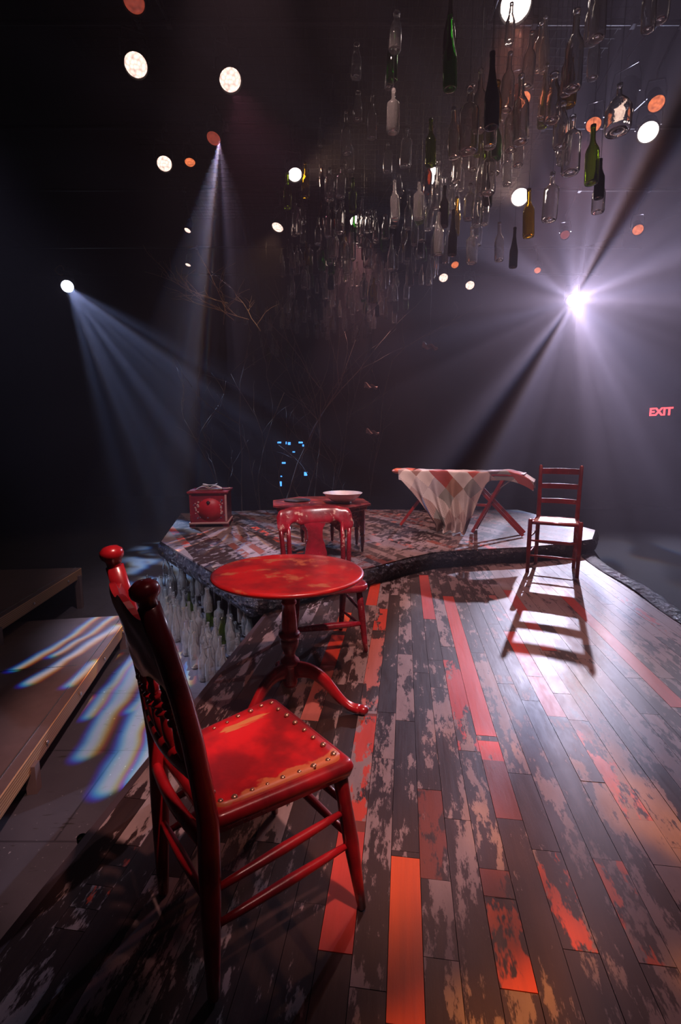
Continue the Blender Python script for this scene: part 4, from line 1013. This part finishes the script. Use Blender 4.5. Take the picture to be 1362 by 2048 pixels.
for px, y, lab in (((860, 690), 6.5, 'small crumpled pale scrap hanging in haze above the quilt'), ((742, 770), 7.6, 'pale scrap hanging above the bowl, upper one'), ((745, 862), 7.6, 'pale scrap hanging above the bowl, lower one')):
    p = PD(*px, y); b = MB()
    for sd in (0, 1): b.grid(lambda u, v: ((u-.5)*.20, .02*math.sin(u*9+v*5)+.004*sd, (v-.5)*.08*(1-.5*u)-.04*u+.01*math.sin(u*13)), 14, 6)
    o = b.build('hanging_scrap', plain('pale_scrap', (.35, .25, .22), .6)); o.location = p; tag(o, lab, 'scrap')
    MB().tube([(0, 0, .03), (0, 0, 5.25-p.z)], .0015, 4).build('thread', M_black, o)

# ------------------------------------------------------------------ bottles
def bottle_mesh(kind):
    # origin at the mouth, hanging neck up: z from 0 down to -H
    prof = {
     'wine': (.30, [(.0148, 0), (.0150, -.012), (.0135, -.016), (.0135, -.075), (.018, -.095), (.034, -.125), (.0375, -.145), (.0375, -.285), (.034, -.298)]),
     'hock': (.33, [(.0140, 0), (.0140, -.014), (.0125, -.018), (.0135, -.07), (.022, -.13), (.034, -.185), (.036, -.205), (.036, -.318), (.032, -.328)]),
     'beer': (.23, [(.0130, 0), (.0130, -.012), (.0115, -.015), (.0140, -.06), (.022, -.085), (.030, -.105), (.0305, -.12), (.0305, -.22), (.027, -.228)]),
     'spirit': (.27, [(.0150, 0), (.0150, -.02), (.0130, -.024), (.0130, -.06), (.026, -.075), (.043, -.090), (.0445, -.105), (.0445, -.26), (.040, -.268)]),
     'milk': (.22, [(.0230, 0), (.0230, -.014), (.0200, -.018), (.0200, -.045), (.034, -.085), (.040, -.11), (.040, -.21), (.036, -.218)]),
     'jug': (.25, [(.0150, 0), (.0150, -.016), (.0130, -.02), (.0150, -.06), (.050, -.095), (.068, -.13), (.070, -.22), (.062, -.246)]),
    }[kind]
    H, out = prof; th = .0032
    inn = [(max(.004, r-th), z) for r, z in out]
    full = out+[(out[-1][0]*.6, -H+.004), (.002, -H+.018)]+[(.002, -H+.026), (inn[-1][0]*.7, -H+.012)]+inn[::-1]
    b = MB(); n = 18; m = len(full)
    b.lathe(full, n, closed=True)
    me = bpy.data.meshes.new('glass_bottle_'+kind); me.from_pydata(b.v, [], b.f); me.update(); me.polygons.foreach_set('use_smooth', [True]*len(b.f))
    bm = bmesh.new(); bm.from_mesh(me); bmesh.ops.recalc_face_normals(bm, faces=bm.faces); bm.to_mesh(me); bm.free()
    return me, H
BM = {}
glasses = {'clear': G_clear, 'olive green': G_green, 'dark green': G_dark, 'yellow amber': G_amber, 'brown': G_brown, 'emerald': G_emer}
for kd in ('wine', 'hock', 'beer', 'spirit', 'milk', 'jug'):
    me, H = bottle_mesh(kd)
    for g_, mt in glasses.items():
        m2 = me.copy(); m2.materials.append(mt); m2.name = 'bottle_'+kd+'_'+g_.replace(' ', '_'); BM[(kd, g_)] = (m2, H)
wb = MB(); wb.tube([(0, 0, 0), (0, 0, 1)], .0009, 4); wire_o = wb.build('wire', M_black); wire_me = wire_o.data; bpy.data.objects.remove(wire_o)
cork_me = MB().lathe([(.0125, -.01), (.0125, .008), (.008, .012)], 10); ck = cork_me.build('stopper', M_metal); ck_me = ck.data; bpy.data.objects.remove(ck)
def bottle(loc, kd, g_, label, group=None, scale=1.0, tilt=(0, 0), ztop=5.26, wire=True):
    if wire and ztop > 5: loc = (loc[0], 2.12+.12*round((loc[1]-2.12)/.12), loc[2])
    me, H = BM[(kd, g_)]; o = link('glass_bottle', me); o.location = loc; o.scale = (scale,)*3; o.rotation_euler = (tilt[0], tilt[1], 0)
    tag(o, label, 'bottle', group)
    if wire:
        w = link('wire', wire_me, o); w.scale = (1, 1, (ztop-loc[2])/scale); w.rotation_euler = (-tilt[0], -tilt[1], 0)
    return o
placed = []
def free(p, H, s, pad=.012):
    for q, hq in placed:
        if abs(q[2]-p[2]) < max(H, hq)+.01 and (q[0]-p[0])**2+(q[1]-p[1])**2 < (.085*s+pad)**2: return False
    return True
named = [ # pixel of mouth, distance ahead, kind, glass, scale, label
 ((1187, 250), 3.1, 'wine', 'olive green', 1.05, 'lit olive green wine bottle hanging in front of the orange lamp at right'),
 ((1201, 318), 3.35, 'beer', 'dark green', 1.0, 'nearly black bottle hanging just right of the lit olive one'),
 ((1200, 352), 3.5, 'milk', 'clear', 1.05, 'faint clear bottle hanging lowest at the right end'),
 ((1146, 232), 3.0, 'spirit', 'clear', 1.1, 'clear bottle with orange edges hanging left of the olive green one'),
 ((1240, 168), 2.9, 'jug', 'clear', .95, 'clear square-shouldered bottle hanging in front of the large pale lamp'),
 ((1058, 378), 3.4, 'wine', 'yellow amber', 1.0, 'glowing yellow-amber bottle hanging right of centre'),
 ((1106, 345), 3.3, 'spirit', 'clear', 1.05, 'clear flat-shouldered bottle hanging right of the amber one'),
 ((985, 105), 2.9, 'hock', 'dark green', 1.1, 'dark green slope-shouldered bottle hanging at top centre-right'),
 ((1021, 105), 3.3, 'wine', 'clear', 1.05, 'bright white-lit clear bottle hanging right of the dark slope-shouldered one'),
 ((940, 175), 2.9, 'spirit', 'clear', 1.15, 'wide clear bottle hanging left below the dark slope-shouldered one'),
 ((908, 215), 3.0, 'beer', 'clear', 1.1, 'clear bottle hanging at the left of the wide clear one'),
 ((962, 140), 3.0, 'wine', 'clear', 1.0, 'clear bottle hanging between the wide clear and the dark bottles'),
 ((1043, 150), 2.9, 'wine', 'clear', 1.1, 'clear bottle hanging in front of the red-orange lamp'),
 ((598, 415), 5.2, 'beer', 'clear', 1.1, 'small clear bottle hanging alone at the far left of the cluster'),
 ((575, 345), 5.4, 'wine', 'olive green', 1.15, 'greenish bottle left of the vented lamp at the left of the cluster'),
 ((610, 325), 5.4, 'wine', 'yellow amber', 1.1, 'yellowish bottle right of the vented lamp at the left of the cluster'),
 ((944, 455), 3.9, 'spirit', 'clear', .95, 'bright clear bottle hanging lowest in the middle right'),
 ((999, 445), 4.0, 'wine', 'clear', .95, 'clear bottle hanging low just right of the bright clear one'),
 ((907, 420), 4.1, 'hock', 'dark green', 1.0, 'dark green bottle hanging in the middle of the cluster'),
 ((1030, 455), 4.1, 'hock', 'dark green', .9, 'dark bottle hanging low beside a small lamp at right of cluster'),
 ((878, 425), 4.2, 'wine', 'clear', 1.05, 'tall clear bottle hanging left of the dark green middle one'),
 ((708, 430), 5.6, 'wine', 'emerald', .9, 'emerald green bottle glowing in front of a lamp at left middle'),
 ((608, 520), 6.2, 'wine', 'clear', 1.1, 'clear bottle hanging with two bright rims at lower left of cluster'),
 ((658, 600), 7.2, 'milk', 'clear', 1.1, 'short bright clear bottle at the bottom tip of the far cluster'),
 ((745, 545), 6.6, 'wine', 'clear', 1.0, 'pale clear bottle hanging at the middle bottom of the far cluster'),
 ((697, 492), 6.0, 'wine', 'clear', 1.0, 'bright clear bottle in the left lower cluster'),
 ((790, 605), 7.5, 'wine', 'clear', 1.0, 'faint clear bottle hanging at the right bottom of the far cluster'),
]
for px, y, kd, g_, sc, lab in named:
    y = 2.12+.12*round((y-2.12)/.12)
    p = PD(*px, y); bottle(p, kd, g_, lab, None, sc, (random.uniform(-.04, .04), random.uniform(-.04, .04))); placed.append(((p.x, p.y, p.z), BM[(kd, g_)][1]*sc))
rb = random.Random(21)
kinds = ['wine', 'wine', 'wine', 'hock', 'beer', 'spirit', 'milk']; cols = ['clear']*16+['olive green', 'dark green', 'yellow amber', 'brown', 'emerald']
shapes = {'wine': 'wine', 'hock': 'slope-shouldered', 'beer': 'small', 'spirit': 'flat-shouldered', 'milk': 'wide-mouthed'}
# floor-plan band of the bottle canopy: centre line and half width by distance
def band(y):  # from near right to far left
    t = (y-2.5)/(8.8-2.5); t = max(0, t); c = lerp(1.30, -.15, t**.8); h = lerp(.60, .98, min(1, t*1.4)); 
    return c, h
def zlow(y, x):
    t = (y-2.5)/(8.8-2.5); c, h = band(y); return lerp(2.72, 2.82, t)
cands = []; tries = 0
while len(cands) < 300 and tries < 30000:
    tries += 1
    y = 2.45+6.9*rb.random()**.72; y = 2.12+.12*round((y-2.12)/.12); c, h = band(y); x = c+h*rb.uniform(-1, 1)
    kd = rb.choice(kinds); g_ = rb.choice(cols); H = BM[(kd, g_)][1]; s = rb.uniform(.92, 1.12)
    zb = zlow(y, x)+abs(rb.gauss(0, .50))+.35*abs((x-c)/h)**2
    if zb+H > 4.7: continue
    p = (x, y, zb+H*s)
    if not free(p, H, s): continue
    placed.append((p, H*s)); cands.append((p, kd, g_, s))
cands.sort(key=lambda q: q[0][1])
NIND = 178
for i, (p, kd, g_, s) in enumerate(cands[:NIND]):
    y = p[1]; zone = 'near right part' if y < 4.2 else ('middle' if y < 6.0 else 'far end')
    lvl = 'low' if p[2] < 3.35 else ('at mid height' if p[2] < 3.75 else 'high'); c, h = band(y); k_ = (p[0]-c)/h
    side = 'left side' if k_ < -.33 else ('centre' if k_ < .33 else 'right side')
    bottle(p, kd, g_, f'{g_} {shapes[kd]} bottle hanging {lvl}, {side} of the canopy, {zone}', f'{g_} {shapes[kd]} bottles {lvl}, {side}, {zone}', s, (rb.uniform(-.05, .05), rb.uniform(-.05, .05)))
far = MB(); slots = list(glasses); fm = []
def stuff_bottle(p, kd, g_, s, ztop=5.25):
    me, H = BM[(kd, g_)]; M = Matrix.Translation(p) @ Matrix.Scale(s, 4)
    far.add([v.co for v in me.vertices], [tuple(f.vertices) for f in me.polygons], True, M); fm.extend([slots.index(g_)]*len(me.polygons))
    n0 = len(far.f); far.tube([p, (p[0], p[1], ztop)], .0009, 3); fm.extend([len(slots)]*(len(far.f)-n0))
for p, kd, g_, s in cands[NIND:]: stuff_bottle(p, kd, g_, s)
# small far group of bottles near the twigs
for i in range(26):
    x = rb.uniform(-1.85, -.7); y = rb.uniform(8.6, 9.3); H = .3; p = (x, y, rb.uniform(2.75, 3.6))
    if not free(p, H, 1): continue
    placed.append((p, H)); g_ = rb.choice(['clear', 'clear', 'olive green'])
    stuff_bottle(p, rb.choice(['wine', 'beer', 'milk']), g_, 1.0)
me = bpy.data.meshes.new('distant_bottles'); me.from_pydata(far.v, [], far.f); me.update()
for g_ in slots: me.materials.append(glasses[g_])
me.materials.append(M_black); me.polygons.foreach_set('material_index', fm); me.polygons.foreach_set('use_smooth', [True]*len(far.f))
tag(link('distant_bottles', me), 'dense mass of small distant bottles at the far tip of the hanging canopy', 'bottles', kind='stuff')
# bottles hung under the left edge of the platform down to the house floor
pA = Vector((-.66, 3.16, 0)); pB = Vector((-1.93, 4.97, 0)); dd = (pB-pA).normalized(); on = Vector((-dd.y, dd.x, 0)); on = on if on.x < 0 else -on
cnt = 0; tries = 0; pl0 = len(placed); 
while cnt < 88 and tries < 20000:
    tries += 1
    s = rb.random(); off = rb.uniform(-.02, .36*(1-.35*s)); kd = rb.choice(['wine', 'wine', 'beer', 'spirit', 'hock', 'milk']); g_ = 'clear' if rb.random() < .93 else 'olive green'
    H = BM[(kd, g_)][1]; q = pA+dd*(s*(pB-pA).length)+on*off
    q -= on*.10
    top = ZP-.08-.42*rb.random() if off < .10 else -.02-off*.5-.16*rb.random()
    zb = max(ZF+.004, top-H*.92); p = (q.x, q.y, zb+H*.92)
    hung = off < .115
    if not hung: zb = ZF+.003; p = (q.x, q.y, zb+H*.92)
    if p[2] > .08 or not free(p, H, .92, .004): continue
    placed.append((p, H*.92)); cnt += 1
    part = 'near' if s < .33 else ('middle' if s < .66 else 'far')
    bottle(p, kd, g_, f'{g_} {shapes[kd]} bottle {"hanging" if hung else "standing"} in the {part} part of the fringe below the platform', f'{g_} {shapes[kd]} fringe bottles, {part} part, {"hung" if hung else "standing"}', .92, (rb.uniform(-.03, .03), rb.uniform(-.03, .03)) if hung else (0, 0), .10, hung)
# dark bottles poking out along the left underside of the stage deck
for i, (px, kd, g_, lab) in enumerate([((408, 1412), 'spirit', 'dark green', 'dark bottle poking out under the stage edge behind the front chair'), ((292, 1545), 'wine', 'dark green', 'dark bottle under the stage edge left of the front chair post'), ((255, 1600), 'beer', 'dark green', 'black bottle lying under the stage edge near the light streak end'),
      ((222, 1640), 'beer', 'dark green', 'small black bottle upright at the dark stage edge'), ((195, 1675), 'jug', 'dark green', 'round black jug at the dark stage edge with a blue glint'), ((125, 1752), 'wine', 'olive green', 'green bottle at the stage edge nearest the camera'), ((270, 1572), 'beer', 'brown', 'brown bottle between two dark ones under the stage edge')]):
    p = P(*px, -.05); u, v = uv_of(p); q = (U0-.045-.03*(kd == 'jug'))*UX+v*VX
    bottle((q.x, q.y, -.055), kd, g_, lab, None, .95, (rb.uniform(-.1, .1), rb.uniform(-.1, .1)), .0, False)
    # short wire loop to the deck edge
    w = MB().tube([(0, 0, -.005), (.03, 0, .035)], .002, 5).build('wire', M_metal, bpy.data.objects[COL.objects[-1].name] if False else COL.objects[len(COL.objects)-1])
